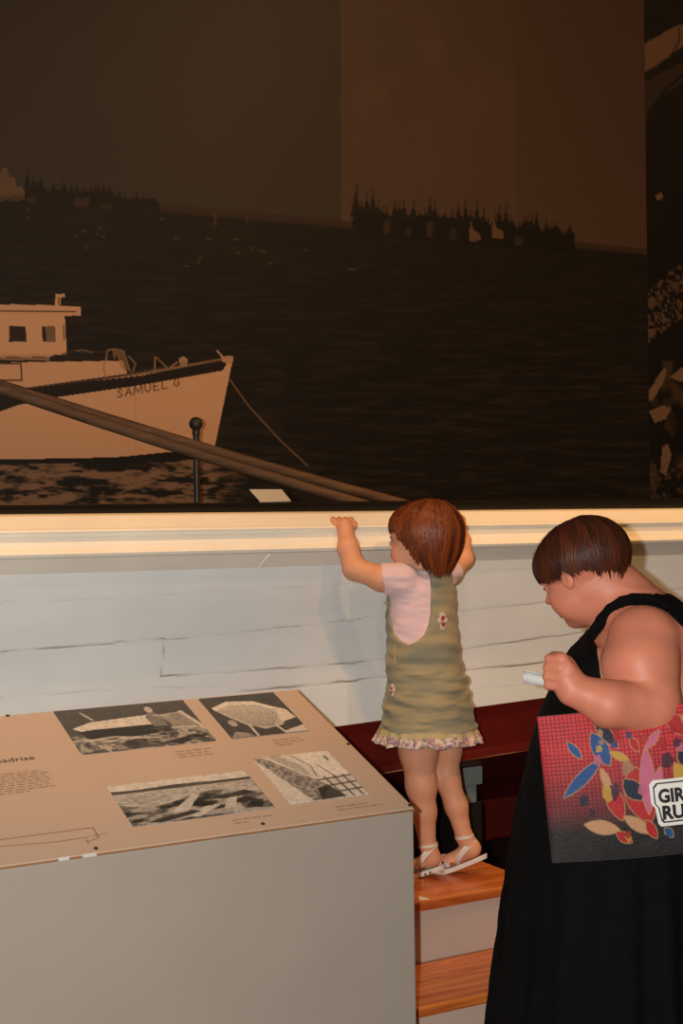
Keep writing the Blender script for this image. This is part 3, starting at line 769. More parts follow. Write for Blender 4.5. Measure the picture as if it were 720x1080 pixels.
def ph3(p):
    n=fbm(p.U*26,p.V*30,4,23); n2=fbm(p.U*7+p.V*3,p.V*11,4,24)
    p.C=gray(1)*(.62+.05*n)[...,None]
    p.put(p.V>.14+.04*vn(p.U*7,p.V*0,2),gray(.14),1)
    p.put(p.V>.24,gray(1)*.52,.95); p.put((p.V>.26)&(n>.52),gray(.32),.7)
    low=p.V>.50+.10*np.sin(p.U*7)
    p.put(low,gray(.16),.85); p.put(low&(n2>.52),gray(.42),.8); p.put(low&(n2<.40),gray(.03),.8)
    for q in([(.30,.80),(.52,.44),(.57,.46),(.40,.84)],[(.40,.94),(.58,.72),(.66,.76),(.46,.98)],[(.66,.86),(.78,.50),(.83,.52),(.74,.88)]): p.poly(q,gray(.58),.9)
    for q in([(.1,.95),(.45,.80),(.5,.86),(.2,1)],[(.62,.56),(.9,.48),(.97,.58),(.7,.64)],[(.8,.9),(.9,.72),(.97,.76),(.92,.95)],[(.5,.6),(.66,.66),(.6,.76),(.46,.72)]): p.poly(q,gray(.035),.85)
    p.poly([(.70,.98),(.76,.76),(.80,.78),(.77,1)],gray(.5),.7)
def ph4(p):
    n=fbm(p.U*30,p.V*26,4,33); p.C=gray(1)*(.60+.08*n)[...,None]
    p.poly([(0,.0),(.14,.04),(.55,.62),(.62,.72),(.42,1),(.3,1)],gray(.20),.9); p.put(p.inside([(0,0),(.14,.04),(.6,.66),(.42,1),(.3,1)])&(n>.5),gray(.42),.8)
    p.poly([(.20,.0),(.34,0),(.52,.30),(.52,.50),(.4,.36)],gray(.40),.7)
    p.poly([(.52,.0),(.95,.0),(1,.56),(.66,.60),(.58,.3)],gray(.74)); p.line([(.50,.04),(.62,.30),(.58,.5)],.02,gray(.3),1,.006)
    p.line([(.70,.28),(.80,.56)],.014,gray(.08),1,.004)
    p.poly([(.40,1),(.46,.76),(.62,.72),(.72,.98)],gray(.05),.9)
    for y in(.60,.74,.88): p.line([(.55,y),(1.0,y-.03)],.03,gray(.13),.9,.01)
    for x in(.66,.78,.9): p.line([(x,.55),(x+.03,.98)],.028,gray(.15),.9,.01)
    p.poly([(.86,.12),(.9,.1),(.92,.2),(.88,.22)],gray(.15),.8)
R1=photo([(55.5,751),(192.5,739),(227.5,781),(87,797)],ph1,'photograph of a man beside an unfinished hull')
R2=photo([(210,738),(287.5,730.5),(326,770.5),(244,780)],ph2,'photograph of an upturned planked hull')
R3=photo([(112,831),(259,812),(288,853),(141,872)],ph3,'photograph of a shore heaped with timber wrecks')
R4=photo([(265,800.5),(347,792),(387.5,838),(307,849)],ph4,'photograph of hulls beside a trestle')
# lettering
def text(body,name,h,org,right,up,m,parent,base,bold=0,thick=.0006,align='LEFT',scx=1.0,shear=0,space=1.0):
    cu=bpy.data.curves.new('t','FONT'); cu.body=body; cu.size=1; cu.offset=bold; cu.extrude=0.0; cu.align_x=align; cu.shear=shear; cu.space_character=space; cu.resolution_u=3
    ob=bpy.data.objects.new('t',cu); COL.objects.link(ob); dg=bpy.context.evaluated_depsgraph_get(); dg.update()
    me=ob.evaluated_get(dg).to_mesh(); V=np.array([v.co[:] for v in me.vertices]); F=[tuple(p.vertices) for p in me.polygons]
    ob.evaluated_get(dg).to_mesh_clear(); bpy.data.objects.remove(ob); bpy.data.curves.remove(cu)
    right=np.array(right);up=np.array(up); nn=np.cross(right,up)
    W=np.array(org)+V[:,:1]*right*h*scx+V[:,1:2]*up*h+nn*thick
    return mesh_obj(name,W-np.array(base),F,m,parent)
s,t=pxp(-10,806); e=onp(s,t)
tx=np.array([1,0,0]);
sE,tE=pxp(37,800)
text('Deadrise','panel_title',.0225,onp(sE,tE-.004),tx,su,M['darkink'],tab,TL,thick=.0009,scx=1.18,align='RIGHT')
def lines(name,s0,s1,t0,t1,n,m,hh,seed,rag=.1):
    rng=np.random.RandomState(seed); mb=MB()
    for i in range(n):
        tt=t1+(t0-t1)*(i+.5)/n; s=s0; end=s1+(s0-s1)*rag*rng.rand()*(1 if i<n-1 else 4)
        while s>end:
            w=rng.uniform(.008,.022); e=max(end,s-w)
            V=[onp(a,b,.0008) for a,b in((s,tt-hh/2),(e,tt-hh/2),(e,tt+hh/2),(s,tt+hh/2))]; mb.add(V,[(0,1,2,3)]); s=e-.004
    return tpart(mb,name,m)
sA,tA=pxp(0,815); sB,tB=pxp(52,812); _,tC=pxp(30,836)
lines('panel_text',sA+.10,sB,tC,tA-.004,9,M['ink'],.0028,4,.08)
def caption(R,px,py,w,n,seed,name='photo_caption'):
    s,t=pxp(px,py); lines(name,s,s-w,t-.011*n,t,n,M['ink'],.0028,seed,.3)
caption(R1,183,792,.085,3,5); caption(R2,286,780,.085,3,6); caption(R3,243,864,.085,2,7); caption(R4,352,850,.10,2,8)
# small ink drawing of a hull at the lower left
mb=MB()
def strok(pts,w):
    for a,b in zip(pts[:-1],pts[1:]):
        a=np.array(pxp(*a));b=np.array(pxp(*b)); d=(b-a)/np.linalg.norm(b-a); nrm=np.array([-d[1],d[0]])*w/2
        mb.add([onp(*(a-nrm),.0008),onp(*(b-nrm),.0008),onp(*(b+nrm),.0008),onp(*(a+nrm),.0008)],[(0,1,2,3)])
strok([(-30,891),(0,886),(98,873)],.0022); strok([(-30,897),(0,893),(60,888),(94,883)],.0018); strok([(98,873),(104,884)],.0025); strok([(98,882),(113,879)],.002); strok([(90,885),(94,891)],.002); strok([(92,888),(104,884)],.0018)
tpart(mb,'hull_drawing',M['redink'])
for (x,y) in((8,755),(101,895),(277,869),(432,849.5),(367,785)):
    s,t=pxp(x,y); mb=MB(); c=onp(s,t); 
    ex=np.array([1,0,0]); V=[];
    for h,rr in((.0,.0042),(.0016,.0038),(.0022,.0022)):
        V+=[c+sn*h+rr*(ex*math.cos(a)+su*math.sin(a)) for a in np.linspace(0,2*math.pi,13)[:-1]]
    F=[(j,(j+1)%12,12+(j+1)%12,12+j) for j in range(12)]+[(12+j,12+(j+1)%12,24+(j+1)%12,24+j) for j in range(12)]+[tuple(range(24,36))]
    tpart(mb.add(V,F),'panel_screw',M['screw'])
for (x0,x1) in((62,72),(90,103)):
    s0,_=pxp(x0,906);s1,_=pxp(x1,902); slab('worn_edge_chip',s1,s0,-.0030,0,-.005,.0004,M['finish'])
# ------------------------------------------------------------------ steps
def woodmat():
    m=bpy.data.materials.new('orange oak tread'); m.use_nodes=True; nt=m.node_tree; b=nt.nodes['Principled BSDF']; N=nt.nodes.new; L=nt.links.new
    tc=N('ShaderNodeTexCoord'); mp=N('ShaderNodeMapping'); mp.inputs['Scale'].default_value=(2.2,26,26); mp.inputs['Rotation'].default_value=(0,0,math.radians(-4)); L(tc.outputs['Object'],mp.inputs[0])
    n=N('ShaderNodeTexNoise'); n.inputs['Scale'].default_value=2.2; n.inputs['Detail'].default_value=6; n.inputs['Distortion'].default_value=.4; L(mp.outputs[0],n.inputs['Vector'])
    r=N('ShaderNodeValToRGB'); e=r.color_ramp.elements; e[0].position=.32; e[0].color=(*lin(176,84,34),1); e[1].position=.68; e[1].color=(*lin(232,138,64),1); L(n.outputs[0],r.inputs[0])
    L(r.outputs[0],b.inputs['Base Color']); b.inputs['Roughness'].default_value=.34; b.inputs['Coat Weight'].default_value=.15; b.inputs['Coat Roughness'].default_value=.2
    bp=N('ShaderNodeBump'); bp.inputs['Strength'].default_value=.12; bp.inputs['Distance'].default_value=.004; L(n.outputs[0],bp.inputs['Height']); L(bp.outputs[0],b.inputs['Normal'])
    return m
M['oak']=woodmat()
M['riser']=mat('pinkish beige riser paint',lin(198,176,160),.6,.25,.05,6)
M['streak']=mat('pale board seam',lin(236,170,110),.5)
ZT=.48; SX0,SX1=KX+.018,2.06
stp=empty('wooden_steps',((SX0+SX1)/2,2.75,0)); tag(stp,'low set of steps with orange oak treads and beige risers beside the display table','steps')
noses=[(2.775,.48),(2.555,.33),(2.335,.18)]
backs=[3.045,2.83,2.61]
zs_=[.33,.18,0]
for i,((y0,z),yb,zl) in enumerate(zip(noses,backs,zs_)):
    child_box('tread',(SX0,y0,z-.024),(SX1,yb,z),M['oak'],stp,.005)
    child_box('riser',(SX0+.004,y0+.024,zl),(SX1-.004,y0+.042,z-.024),M['riser'],stp,.001)
child_box('back_panel',(SX0+.004,3.0,0),(SX1-.004,3.02,.456),M['riser'],stp)
for x in(SX0+.001,SX1-.019):
    mb=MB(); pr=[(2.3775,0),(3.0,0),(3.0,.455),(2.8175,.455),(2.8175,.305),(2.5975,.305),(2.5975,.155),(2.3775,.155)]
    mb.extr(pr,x,x+.018,1); mb.v=[tuple(np.array(v)-np.array(stp.location)) for v in mb.v]; mb.build('side_panel',M['riser'],stp)
def on_tread(pts,z): return [PZ(x,y,z+.0006) for x,y in pts]
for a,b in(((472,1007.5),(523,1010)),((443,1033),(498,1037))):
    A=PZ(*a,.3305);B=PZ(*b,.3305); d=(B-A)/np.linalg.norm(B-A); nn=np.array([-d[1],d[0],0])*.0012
    o=MB().add([p-np.array(stp.location) for p in(A-nn,B-nn,B+nn,A+nn)],[(0,1,2,3)]).build('tread_streak',M['streak'],stp)  # thin pale lines laid across the middle tread
tri=[PZ(441.5,944.5,.4806),PZ(441.5,948.8,.4806),PZ(453,948.2,.4806)]  # thin pale triangle laid on the near left corner of the top tread
MB().add([p-np.array(stp.location) for p in tri]+[p-np.array(stp.location)-np.array([0,0,.0008]) for p in tri],[(0,1,2),(5,4,3),(0,3,4,1),(1,4,5,2),(2,5,3,0)]).build('white_corner_patch',M['finish'],stp)['label']='white triangular patch'
# ------------------------------------------------------------------ figures
M['skin_child']=mat('fair child skin',(1,1,1),.5,.35,.03,30,attr=True,sss=.12)
M['skin_adult']=mat('flushed adult skin',(1,1,1),.48,.35,.05,22,.05,160,attr=True,sss=.12)
M['eye']=mat('eye',(1,1,1),.15,.6,attr=True)
M['lash']=mat('dark lashes',lin(48,28,20),.6)
M['hair_child']=mat('auburn child hair',(1,1,1),.42,.4,attr=True)
M['hair_adult']=mat('dark brown hair',(1,1,1),.5,.3,attr=True)
M['shirt']=mat('pale pink jersey',lin(232,198,200),.8,.2,.03,20,.05,200,sheen=.2)
M['jumper']=mat('khaki and grey green cotton',lin(172,155,118),.7,.25,.05,11,.12,150,col2=lin(126,126,108),stretch=(.5,.5,2.0))
M['jumper'].node_tree.nodes['Principled BSDF'].inputs['Sheen Weight'].default_value=.15
M['ruffle']=mat('floral ruffle trim',(1,1,1),.75,.2,attr=True)
M['patchred']=mat('embroidered red flower',lin(176,50,44),.7); M['patchwhite']=mat('embroidered white petals',lin(214,190,176),.7)
M['zip']=mat('pale zip',lin(190,160,120),.5)
M['sandal']=mat('white sandal leather',lin(225,212,196),.45,.4,.04,40)
M['sole']=mat('tan sandal sole',lin(190,150,112),.6)
M['blackdress']=mat('black jersey',lin(9,8.5,9),.85,.12,.15,30,.1,180)
SKC=lin(222,158,122); SKA=lin(214,132,104)
def build_field(F,it=1): 
    V,Q=F.mesh(); return relax(V,Q,it),Q
# ================= child
G=Person(449,927,3.48,z=.48); g=G.s
fwd=np.array([-.88,.47]); lft=np.array([-.47,-.88])
child=empty('person',tuple(G.o),-PHI); tag(child,'small person in khaki jumper dress and pink shirt, on tiptoe gripping the boat rail','person')
L=G.L
F=Field(tuple(L(340,935,-75)),(L(520,520,0)[0],L(449,600,150)[1],L(449,520,0)[2]),.0032)
tb=[(598,446,0,13,13),(604,444,0,22,18),(610,444,0,29,23),(620,443.5,0,32.5,26),(645,443.5,0,33,27),(680,445,0,35,29),(710,447,0,37,31),(740,450,0,41,34),(764,450,0,41,33),(776,450,0,34,28)]
TB=G.stack(tb); lo,hi=limits(TB)
F.union(stack_fn(TB),lo,hi,0)
def cap(a,b,ra,rb,k=4,op='union',F=None): F.cap(L(*a),L(*b),ra*g,rb*g,k*g,op)
c=lambda *a,**k: cap(*a,F=F,**k)
c((446,604,0),(443,588,2),13,13,8)
# legs
c((440,755,-8),(441,790,-9),21,20,8); c((441,790,-9),(444,828,-10),19.5,15.5,8); c((444,828,-10),(447,856,-8),15,12.8,8); c((447,856,-8),(451,892,-4),12.6,8.4,6)
c((462,755,9),(470,790,10),20,16.5,8); c((470,790,10),(471,820,9),15.5,12.5,8); c((471,820,9),(481,850,8),13,11.8,8); c((481,850,8),(489,882,8),11.4,8.6,6)
# feet on tiptoe
c((452,893,-4),(456,905,-2),8.5,8.2,5); c((455,904,-2),(438,914,4),8,7,6); c((438,914,4),(424,916.5,11),7,5,6)
c((490,883,8),(498,895,8),8.5,8.6,5); c((497,894,8),(474,909,15),8.2,7.2,6); c((474,909,15),(459,913,21),7.0,5.4,6)
def toes(a,b,w,n=5):
    a=np.array(a,float);b=np.array(b,float); d=(b-a)[[0,2]]; 
    pr=np.array([-lft[0],0,-lft[1]])*-1
    return
for foot in((424,916.5,11,448),(459,912.5,21,448)):
    x,y,dd,_=foot
    for i in range(5):
        o_=(i-2)*2.3; bx,bd=x+lft[0]*o_,dd+lft[1]*o_
        c((bx,y+1.5,bd),(bx+fwd[0]*(7-abs(i-1.2)*.6),y+2.2,bd+fwd[1]*(7-abs(i-1.2)*.6)),2.6 if i else 3,2.1,1.2)
# left arm
c((424,611,-15),(402,610,-14),14.5,13,8); c((402,610,-14),(375,600.5,-2),13,11.8,6); c((373,600,-2),(367,578,8),11.8,11.2,6); c((367,578,8),(364.5,560,20),11,8.2,5)
# left hand resting on the rail cap
c((364,559,19),(363,554.5,23),8.0,8.4,4)
for i,(x0,x1,ln) in enumerate(((355.5,351.5,12),(360,358,15),(364.7,364.7,15.5),(369,370.5,13))):
    c((x0,553.2,24),(x1,549.9,27+ln*.2),4.0,3.5,1.0); c((x1,549.9,27+ln*.2),(x1-.5,547.2,27+ln*.72),3.5,3.0,.8)
c((368,556.5,22),(373,555.5,25),4.2,3.8,2.0); c((373,555.5,25),(374,552.5,29),3.7,3.1,1.2)
# right arm, mostly hidden behind the head
c((463,612,14),(474,605,30),14,12.5,8); c((474,605,30),(488,590,52),12.5,11,6); c((488,590,52),(487,571,75),11,9.5,6); c((487,571,75),(484,555,96),9.3,7.6,5)
c((484,555,96),(482.5,549.5,104),7.8,8,4)
for i,dx in enumerate((-6,-2,2,6)): c((482+dx,549,105),(480+dx*1.1,546.5,114),3.8,3.3,1.3); c((480+dx*1.1,546.5,114),(479+dx*1.1,548,119),3.3,2.9,1)
c((476,552,101),(472,549,105),3.6,3,1.5)
# head
HC=L(441.5,566,-4); HH=71*g; fr=head_frame((-.92,.40),-1,0)
hp_=build_head(F,HC,HH,fr,True)
V,Q=build_field(F,1)
def skin_cols(V,base,pt,H,C0,fr,lip):
    C=np.tile(base,(len(V),1)); n=vn3(V[:,0]*40,V[:,1]*40,V[:,2]*40,3); C*= (1+.10*(n[:,None]-.5))
    for l in(-.18,.18):
        d=np.linalg.norm(V-pt(.33,l,.29),axis=1)/H; w=np.clip(1-d/.2,0,1)[:,None]*.35; C=C*(1-w)+base*np.array([1.02,.72,.66])*w
    for z_,h_ in((.235,.024),(.186,.028)):
        q=(V-pt(.41,0,z_))/H; f_=q@fr[0];l_=q@fr[1];u_=q@fr[2]; w=((l_/.085)**2+(u_/h_)**2+(f_/.07)**2<1)[:,None]*.75; C=C*(1-w)+lip*w
    return C
C=skin_cols(V,SKC,hp_,HH,HC,fr,lin(190,92,80))
mesh_obj('body',V,Q,M['skin_child'],child,True,colors=C)
eyes(hp_,HH,fr,child,SKC,(.06,.035,.02),.30)
for l in(-.135,.135):
    pts=[hp_(.405-.6*abs(a)**2*2,l+a*.9,.575-.25*a*a*4) for a in np.linspace(-.075,.075,7)]
    MB().tube(pts,[.006*HH]+[.011*HH]*5+[.005*HH],6).build('eyebrow',M['hair_child'],child,True)
def rimc(az):
    d=abs((math.degrees(az)+180)%360-180)
    return float(np.interp(d,[0,35,50,62,78,95,120,150,180],[.585,.60,.58,.48,.31,.15,.04,.0,.0]))
hair(hp_,HH,fr,child,rimc,(.53,.46,.45),.60,-.12,4200,.0105,lin(38,17,8),lin(158,78,34),'hair_child',fall=.20,seed=4,crown=(-.10,0),mess=.17,lockl=.07)
# shirt
F=Field(tuple(L(390,690,-70)),(L(492,590,0)[0],L(449,600,60)[1],L(449,586,0)[2]),.0028)
F.union(stack_fn(TB,1.6*g,zlo=L(445,700,0)[2],zhi=L(445,596,0)[2]),lo,hi,0)
c=lambda *a,**k: cap(*a,F=F,**k)
c((425,611.5,-15),(406,610,-14),17.6,16.2,6); c((463,610,14),(474,603,29),16,14.5,6)
e0=L(403,610.3,-14);e1=L(390,612,-14); dv=(e1-e0)/np.linalg.norm(e1-e0)
F.cut(lambda x,y,z:-((x-e0[0])*dv[0]+(y-e0[1])*dv[1]+(z-e0[2])*dv[2]),L(380,640,-60),L(412,580,40))
# neck opening
F.cap(L(446,606,0),L(441,575,0),15*g,17*g,3*g,'cut')
V,Q=build_field(F,1); V=wrinkle(V,Q,.0032,(22,22,70),11); V=relax(V,Q,1)
mesh_obj('shirt',V,Q,M['shirt'],child,True)
# jumper dress
jt=[(598,444,0,25,21),(604,444,0,32.3,26),(612,443.5,0,35.2,28.5),(640,443.5,0,36.6,31),(680,445,0,38.2,33),(700,447,0,39.6,34),(730,450.5,0,44.3,38),(755,451,0,48.6,42),(770,451,0,51.5,44)]
JT=G.stack(jt); jl,jh=limits(JT)
F=Field(tuple(L(385,782,-75)),(L(520,590,0)[0],L(449,600,75)[1],L(449,592,0)[2]),.0028)
def fold(ang,z): return .0022*np.sin(ang*3+z*55)*np.sin(z*120+1.5*np.sin(ang*2))
F.union(stack_fn(JT,0,fold,zhi=L(445,599,0)[2]),jl,jh,0)
JI=[(z,cx,cy,a-.007,b-.007) for z,cx,cy,a,b in JT]
F.cut(stack_fn(JI,0,zlo=JT[0][0]-.02,zhi=L(450,748,0)[2]),jl,jh)
zi=lambda y:L(445,y,0)[2]
AW=np.array([(zi(y),math.radians(w)) for y,w in((677,0),(673,16),(666,30),(655,40),(640,46),(620,47),(606,47),(590,45))])
rj=rows(JT)
def arm(x,y,z):
    X=(x-rj(z,1));Y=(y-rj(z,2)); w=np.interp(z,AW[:,0],AW[:,1]) ; w=np.where(z<AW[0,0],-.2,w)
    res=1.0
    for s_ in(1,-1):
        a=np.arctan2(X*fwd[0]*1.0+Y*fwd[1], s_*(X*lft[0]+Y*lft[1])); res=np.minimum(res,(np.abs(a)-w)*.075)
    return res
F.cut(arm)
F.cap(L(446,603,0),L(441,570,0),14*g,19*g,0,'cut')
# front bib ends lower than the shoulders
V,Q=build_field(F,1); V=wrinkle(V,Q,(.0011+.0066*np.clip((zi(688)-V[:,2])/.05,0,1)),(15,15,60),5); V=relax(V,Q,1)
mesh_obj('jumper_dress',V,Q,M['jumper'],child,True)
# ruffle round the hem
def ring(y0,y1,rows_,nseg,fr_):
    Vv=[];C_=[]
    rng=np.random.RandomState(2)
    for i in range(rows_+1):
        t=i/rows_; y=y0+(y1-y0)*t
        for j in range(nseg):
            a=2*math.pi*j/nseg
            rp=math.sin(a*17+1.3*math.sin(a*3))*(.2+2.6*t)+math.sin(a*29+2)*(.8*t)
            A=50.5+6.0*t+rp;B=43.5+5.5*t+rp
            p=L(451,y,0)+np.array([math.cos(a)*A*g,math.sin(a)*B*g,math.sin(a*11+.7)*1.3*g*t]); Vv.append(p)
    Vv=np.array(Vv); k=len(Vv); c0=L(451,y1,0)
    inn=Vv.copy(); dxy=inn[:,:2]-c0[:2]; inn[:,:2]-=dxy/np.linalg.norm(dxy,axis=1)[:,None]*.0025
    Fq=[]
    for i in range(rows_):
        for j in range(nseg):
            a=i*nseg+j;b=i*nseg+(j+1)%nseg; Fq+=[(a,a+nseg,b+nseg,b),(k+a,k+b,k+b+nseg,k+a+nseg)]
    for j in range(nseg):
        a=rows_*nseg+j;b=rows_*nseg+(j+1)%nseg; Fq.append((a,k+a,k+b,b))
    return np.concatenate([Vv,inn]),np.array(Fq),k
V,Fq,k=ring(766,782,12,420,0)
tt=np.tile(np.repeat(np.linspace(0,1,13),420),2); an=np.tile(np.tile(np.arange(420)/420,13),2)
base=lin(190,172,128); C=np.tile(base,(len(V),1))
n1=vn(an*120,tt*7,3);n2=vn(an*120,tt*7,9); band=(tt>.38)
C[band]=lin(206,182,160); m=band&(n1>.60);C[m]=lin(150,116,140); m=band&(n2>.66);C[m]=lin(230,204,196); m=band&(n1<.24);C[m]=lin(140,142,130); m=band&(n2<.20);C[m]=lin(196,136,140)
V=relax(V,Fq,1)
mesh_obj('hem_ruffle',V,Fq,M['ruffle'],child,True,colors=C)
def surf(px,y,off=2.2):
    a=np.interp(y,[q[0] for q in jt],[q[3] for q in jt]);b=np.interp(y,[q[0] for q in jt],[q[4] for q in jt]);cx=np.interp(y,[q[0] for q in jt],[q[1] for q in jt])
    co=np.clip((px-cx)/a,-.995,.995); si=math.sqrt(1-co*co)
    p=L(px,y,-b*si); n=np.array([co/a,-si/b,0]);n/=np.linalg.norm(n); return p+n*off*g,n
def flower(px,y,r,name):
    p,n=surf(px,y,1.2); up=np.array([0,0,1.]); sd=np.cross(n,up)
    mb=MB()
    for (ox,oy,rr) in((0,-.75,.55),(0,.75,.62),(-.5,.1,.45),(.5,.1,.45)):
        cc=p+sd*ox*r*g+up*oy*r*1.1*g
        V=[cc+n*.0026]+[cc+(sd*math.cos(a)+up*math.sin(a))*rr*r*g*(1+.12*math.sin(5*a)) for a in np.linspace(0,2*math.pi,17)[:-1]]
        V+=[q-n*.004 for q in V[1:]]
        mb.add(V,[(0,1+j,1+(j+1)%16) for j in range(16)]+[(1+j,17+j,17+(j+1)%16,1+(j+1)%16) for j in range(16)])
    o=mb.build(name,M['patchwhite'],child,True)
    mb=MB()
    for (ox,oy,rr) in((0,-.45,.34),(.05,.45,.36)):
        cc=p+sd*ox*r*g+up*oy*r*1.1*g+n*.001
        V=[cc+n*.0034]+[cc+(sd*math.cos(a)+up*math.sin(a))*rr*r*g+n*.0016 for a in np.linspace(0,2*math.pi,13)[:-1]]
        mb.add(V,[(0,1+j,1+(j+1)%12) for j in range(12)])
    mb.build('flower_centre',M['patchred'],o,True)
flower(466,655,6.8,'flower_patch'); flower(414,728,4.5,'flower_patch')
pts=[surf(x,y,1.0)[0] for x,y in((416.5,680),(416.8,690),(417.2,700))]
MB().tube(pts,[.0022]*3,8).build('side_zip',M['zip'],child,True)
p,n=surf(408.5,636,1.5); MB().lathe([(1e-4,.003),(.004,.003),(.006,.001),(.006,-.002)],tuple(p),14).build('strap_button',M['zip'],child,True)
# sandals
def sandal(heel,ball,toe,w,ankle,dots):
    h=L(*heel);b=L(*ball);t=L(*toe); ctr=[h,h*.6+b*.4,b,b*.45+t*.55,t]; ws=[w*.62,w*.72,w*.98,w*1.0,w*.55]
    sd=np.array([lft[0],lft[1],0])
    ctr=np.array(ctr); ts=np.linspace(0,1,22); xs=np.linspace(0,1,5)
    cc=np.stack([np.interp(ts,xs,ctr[:,i]) for i in range(3)],1); ww=np.interp(ts,xs,ws)*g
    for _ in range(4): cc[1:-1]=cc[1:-1]*.5+.25*(cc[:-2]+cc[2:])
    ww=ww*np.sqrt(np.clip(1-np.clip((.12-ts)/.12,0,1)**2,.05,1))*np.sqrt(np.clip(1-np.clip((ts-.86)/.14,0,1)**2,.05,1))
    th=5.2*g; Vv=[]
    for q,w_ in zip(cc,ww):
        tg=np.array([0,0,1.])
        for u_,v_ in((-1,0),(-.92,1),(.92,1),(1,0),(.94,-1),(-.94,-1)): Vv.append(q+sd*u_*w_+tg*(v_*th*.5))
    Ff=[]
    for i in range(21):
        for j in range(6): a=i*6+j;b_=i*6+(j+1)%6; Ff.append((a,a+6,b_+6,b_))
    Ff.append(tuple(range(6)));Ff.append(tuple(reversed(range(126,132))))
    o=MB().add(Vv,Ff).build('sandal',M['sandal'],child,True)
    return o
fl_=sandal((468,914,-3),(440,922.8,6),(415,920,18),8.6,None,0)
frr=sandal((513,902.5,6),(474,918.3,19),(449,916.5,30),8.8,None,0)
def strap(pts,w,parent,name='strap'):
    MB().tube([L(*q) for q in pts],[w*g]*len(pts),8).build(name,M['sandal'],parent,True)
def band(center,ax,r0,r1,parent,w,tilt,name='strap'):
    # closed strap round a limb: ring in the plane spanned by two local axes
    a0,a1=ax; c_=L(*center); pts=[c_+a0*r0*g*math.cos(t)+a1*r1*g*math.sin(t) for t in np.linspace(0,2*math.pi,25)]
    mb=MB(); V=[];n=len(pts); wd=np.cross(a0,a1)
    for q in pts:
        o_=(q-c_);o_/=np.linalg.norm(o_)
        V+=[q-wd*w*g+o_*.3*g,q-wd*w*g+o_*1.3*g,q+wd*w*g+o_*1.3*g,q+wd*w*g+o_*.3*g]
    Ff=[]
    for i in range(n-1):
        for j in range(4): a=i*4+j;b=i*4+(j+1)%4; Ff.append((a,b,b+4,a+4))
    mb.add(V,Ff); return mb.build(name,M['sandal'],parent,True)
lf=np.array([lft[0],lft[1],0]); fw3=np.array([fwd[0],fwd[1],0]); zz=np.array([0,0,1.])
nrm_=lambda v:v/np.linalg.norm(v)
# heel straps (slanting loop from the back of the heel to the arch) and ankle, toe straps
for par,hc,an_,tc in((fl_,(449,903.5,-2),(451.5,891,-4),(432,915,7)),(frr,(490.5,898,10),(489.5,882,8),(467,911,18))):
    band(hc,(nrm_(fw3*.62-zz*.78),lf),17,9.6,par,2.9,0,'heel_strap')
    band(an_,(nrm_(fw3+zz*-.15),lf),9.0,9.0,par,1.4,0,'ankle_strap')
    band(tc,(nrm_(zz+fw3*.25),lf),8.6,9.2,par,2.9,0,'toe_strap')
for x,y in((448.3,923.0),(453.5,921.2)):
    p=L(x,y,-6.2); 
    MB().lathe([(1e-4,.004),(.0021,.004),(.0024,0),(1e-4,0)],tuple(p),10).build('sole_hole',M['lash'],fl_,True)
# ================= woman
Wm=Person(655,1200,2.65,z=0.0); w=Wm.s; L=Wm.L
woman=empty('person',tuple(Wm.o),-PHI); tag(woman,'adult person in a long black sleeveless dress, head bowed, bag under the arm','person')
fwd=np.array([-.97,.24]); lft=np.array([-.24,-.97])
zf=lambda y:L(660,y,0)[2]
F=Field(tuple(L(505,640,-175)[:2])+(0.0,),(L(800,640,0)[0],L(660,640,160)[1],zf(535)),.0034)
tb=[(622,668,0,26,30),(630,673,0,34,52),(640,679,0,42,74),(655,682,0,51,86),(670,680,0,61,90),(685,674,0,69,91),(700,672,0,74,91),(720,668,0,82,93),(750,664,0,91,98),(790,661,0,100,104),(860,656,0,110,108),(930,655,0,112,108),(980,655,0,100,100),(1000,655,0,80,84)]
TB=Wm.stack(tb); lo,hi=limits(TB)
F.union(stack_fn(TB),lo,hi,0)
def cap(a,b,ra,rb,k=6,op='union',F=None): F.cap(L(*a),L(*b),ra*w,rb*w,k*w,op)
c=lambda *a,**k: cap(*a,F=F,**k)
# neck
c((638,612,2),(660,634,0),30,33,12); c((632,622,2),(655,645,0),28,33,12)
# legs and feet
for s_ in(-1,1):
    c((655,980,s_*42),(655,1120,s_*40),62,46,10); c((655,1120,s_*40),(660,1285,s_*38),44,24,10)
    z0=L(660,1300,s_*38); F.cap((z0[0],z0[1],.05),(z0[0]-.13,z0[1]+.02,.032),.04,.032,.02)
# left (near) arm
c((678,676,-74),(675,702,-88),36,38.0,5); c((675,702,-88),(685,738,-104),38.0,30.5,5); c((684,738,-106),(686,745,-110),29,27,5)
c((684,746,-113),(642,743,-130),26,22.5,3); c((640,742,-128),(604,727,-128),22.5,15.5,7)
c((668,752,-112),(690,746,-108),22,24,6)
# breast and side fold
F.ell(L(632,712,-50),(33*w,38*w,30*w),4*w)
# left hand : a loose fist at the chest
c((604,727,-128),(597,716,-126),15.5,15,5)
c((597,716,-126),(593,705,-122),15,14,5)
for i,(dx,dy,dd) in enumerate(((0,-3,-5),(-3,6,-2),(-3.5,15,1),(-1,23.5,4))):
    k0=(586+dx*.6,697+dy,-127+dd*.2); 
    c((592+dx*.4,699+dy*1.05,-135+dd*.2),(579+dx*.6,698+dy*1.05,-129),5.0,5.0,.5)      # proximal, knuckles facing left
    c((579+dx*.6,698+dy*1.05,-129),(580+dx*.4,699+dy*1.05,-113),5.0,4.6,.5)          # middle, turning away
    c((580.5+dx*.4,699+dy,-113),(590,701+dy,-106),4.8,4.2,1.0)                # tip tucked back to the palm
c((600,706,-134),(592,694,-134),6.4,6.0,3); c((592,694,-134),(584,692,-124),5.9,5.2,1.6)
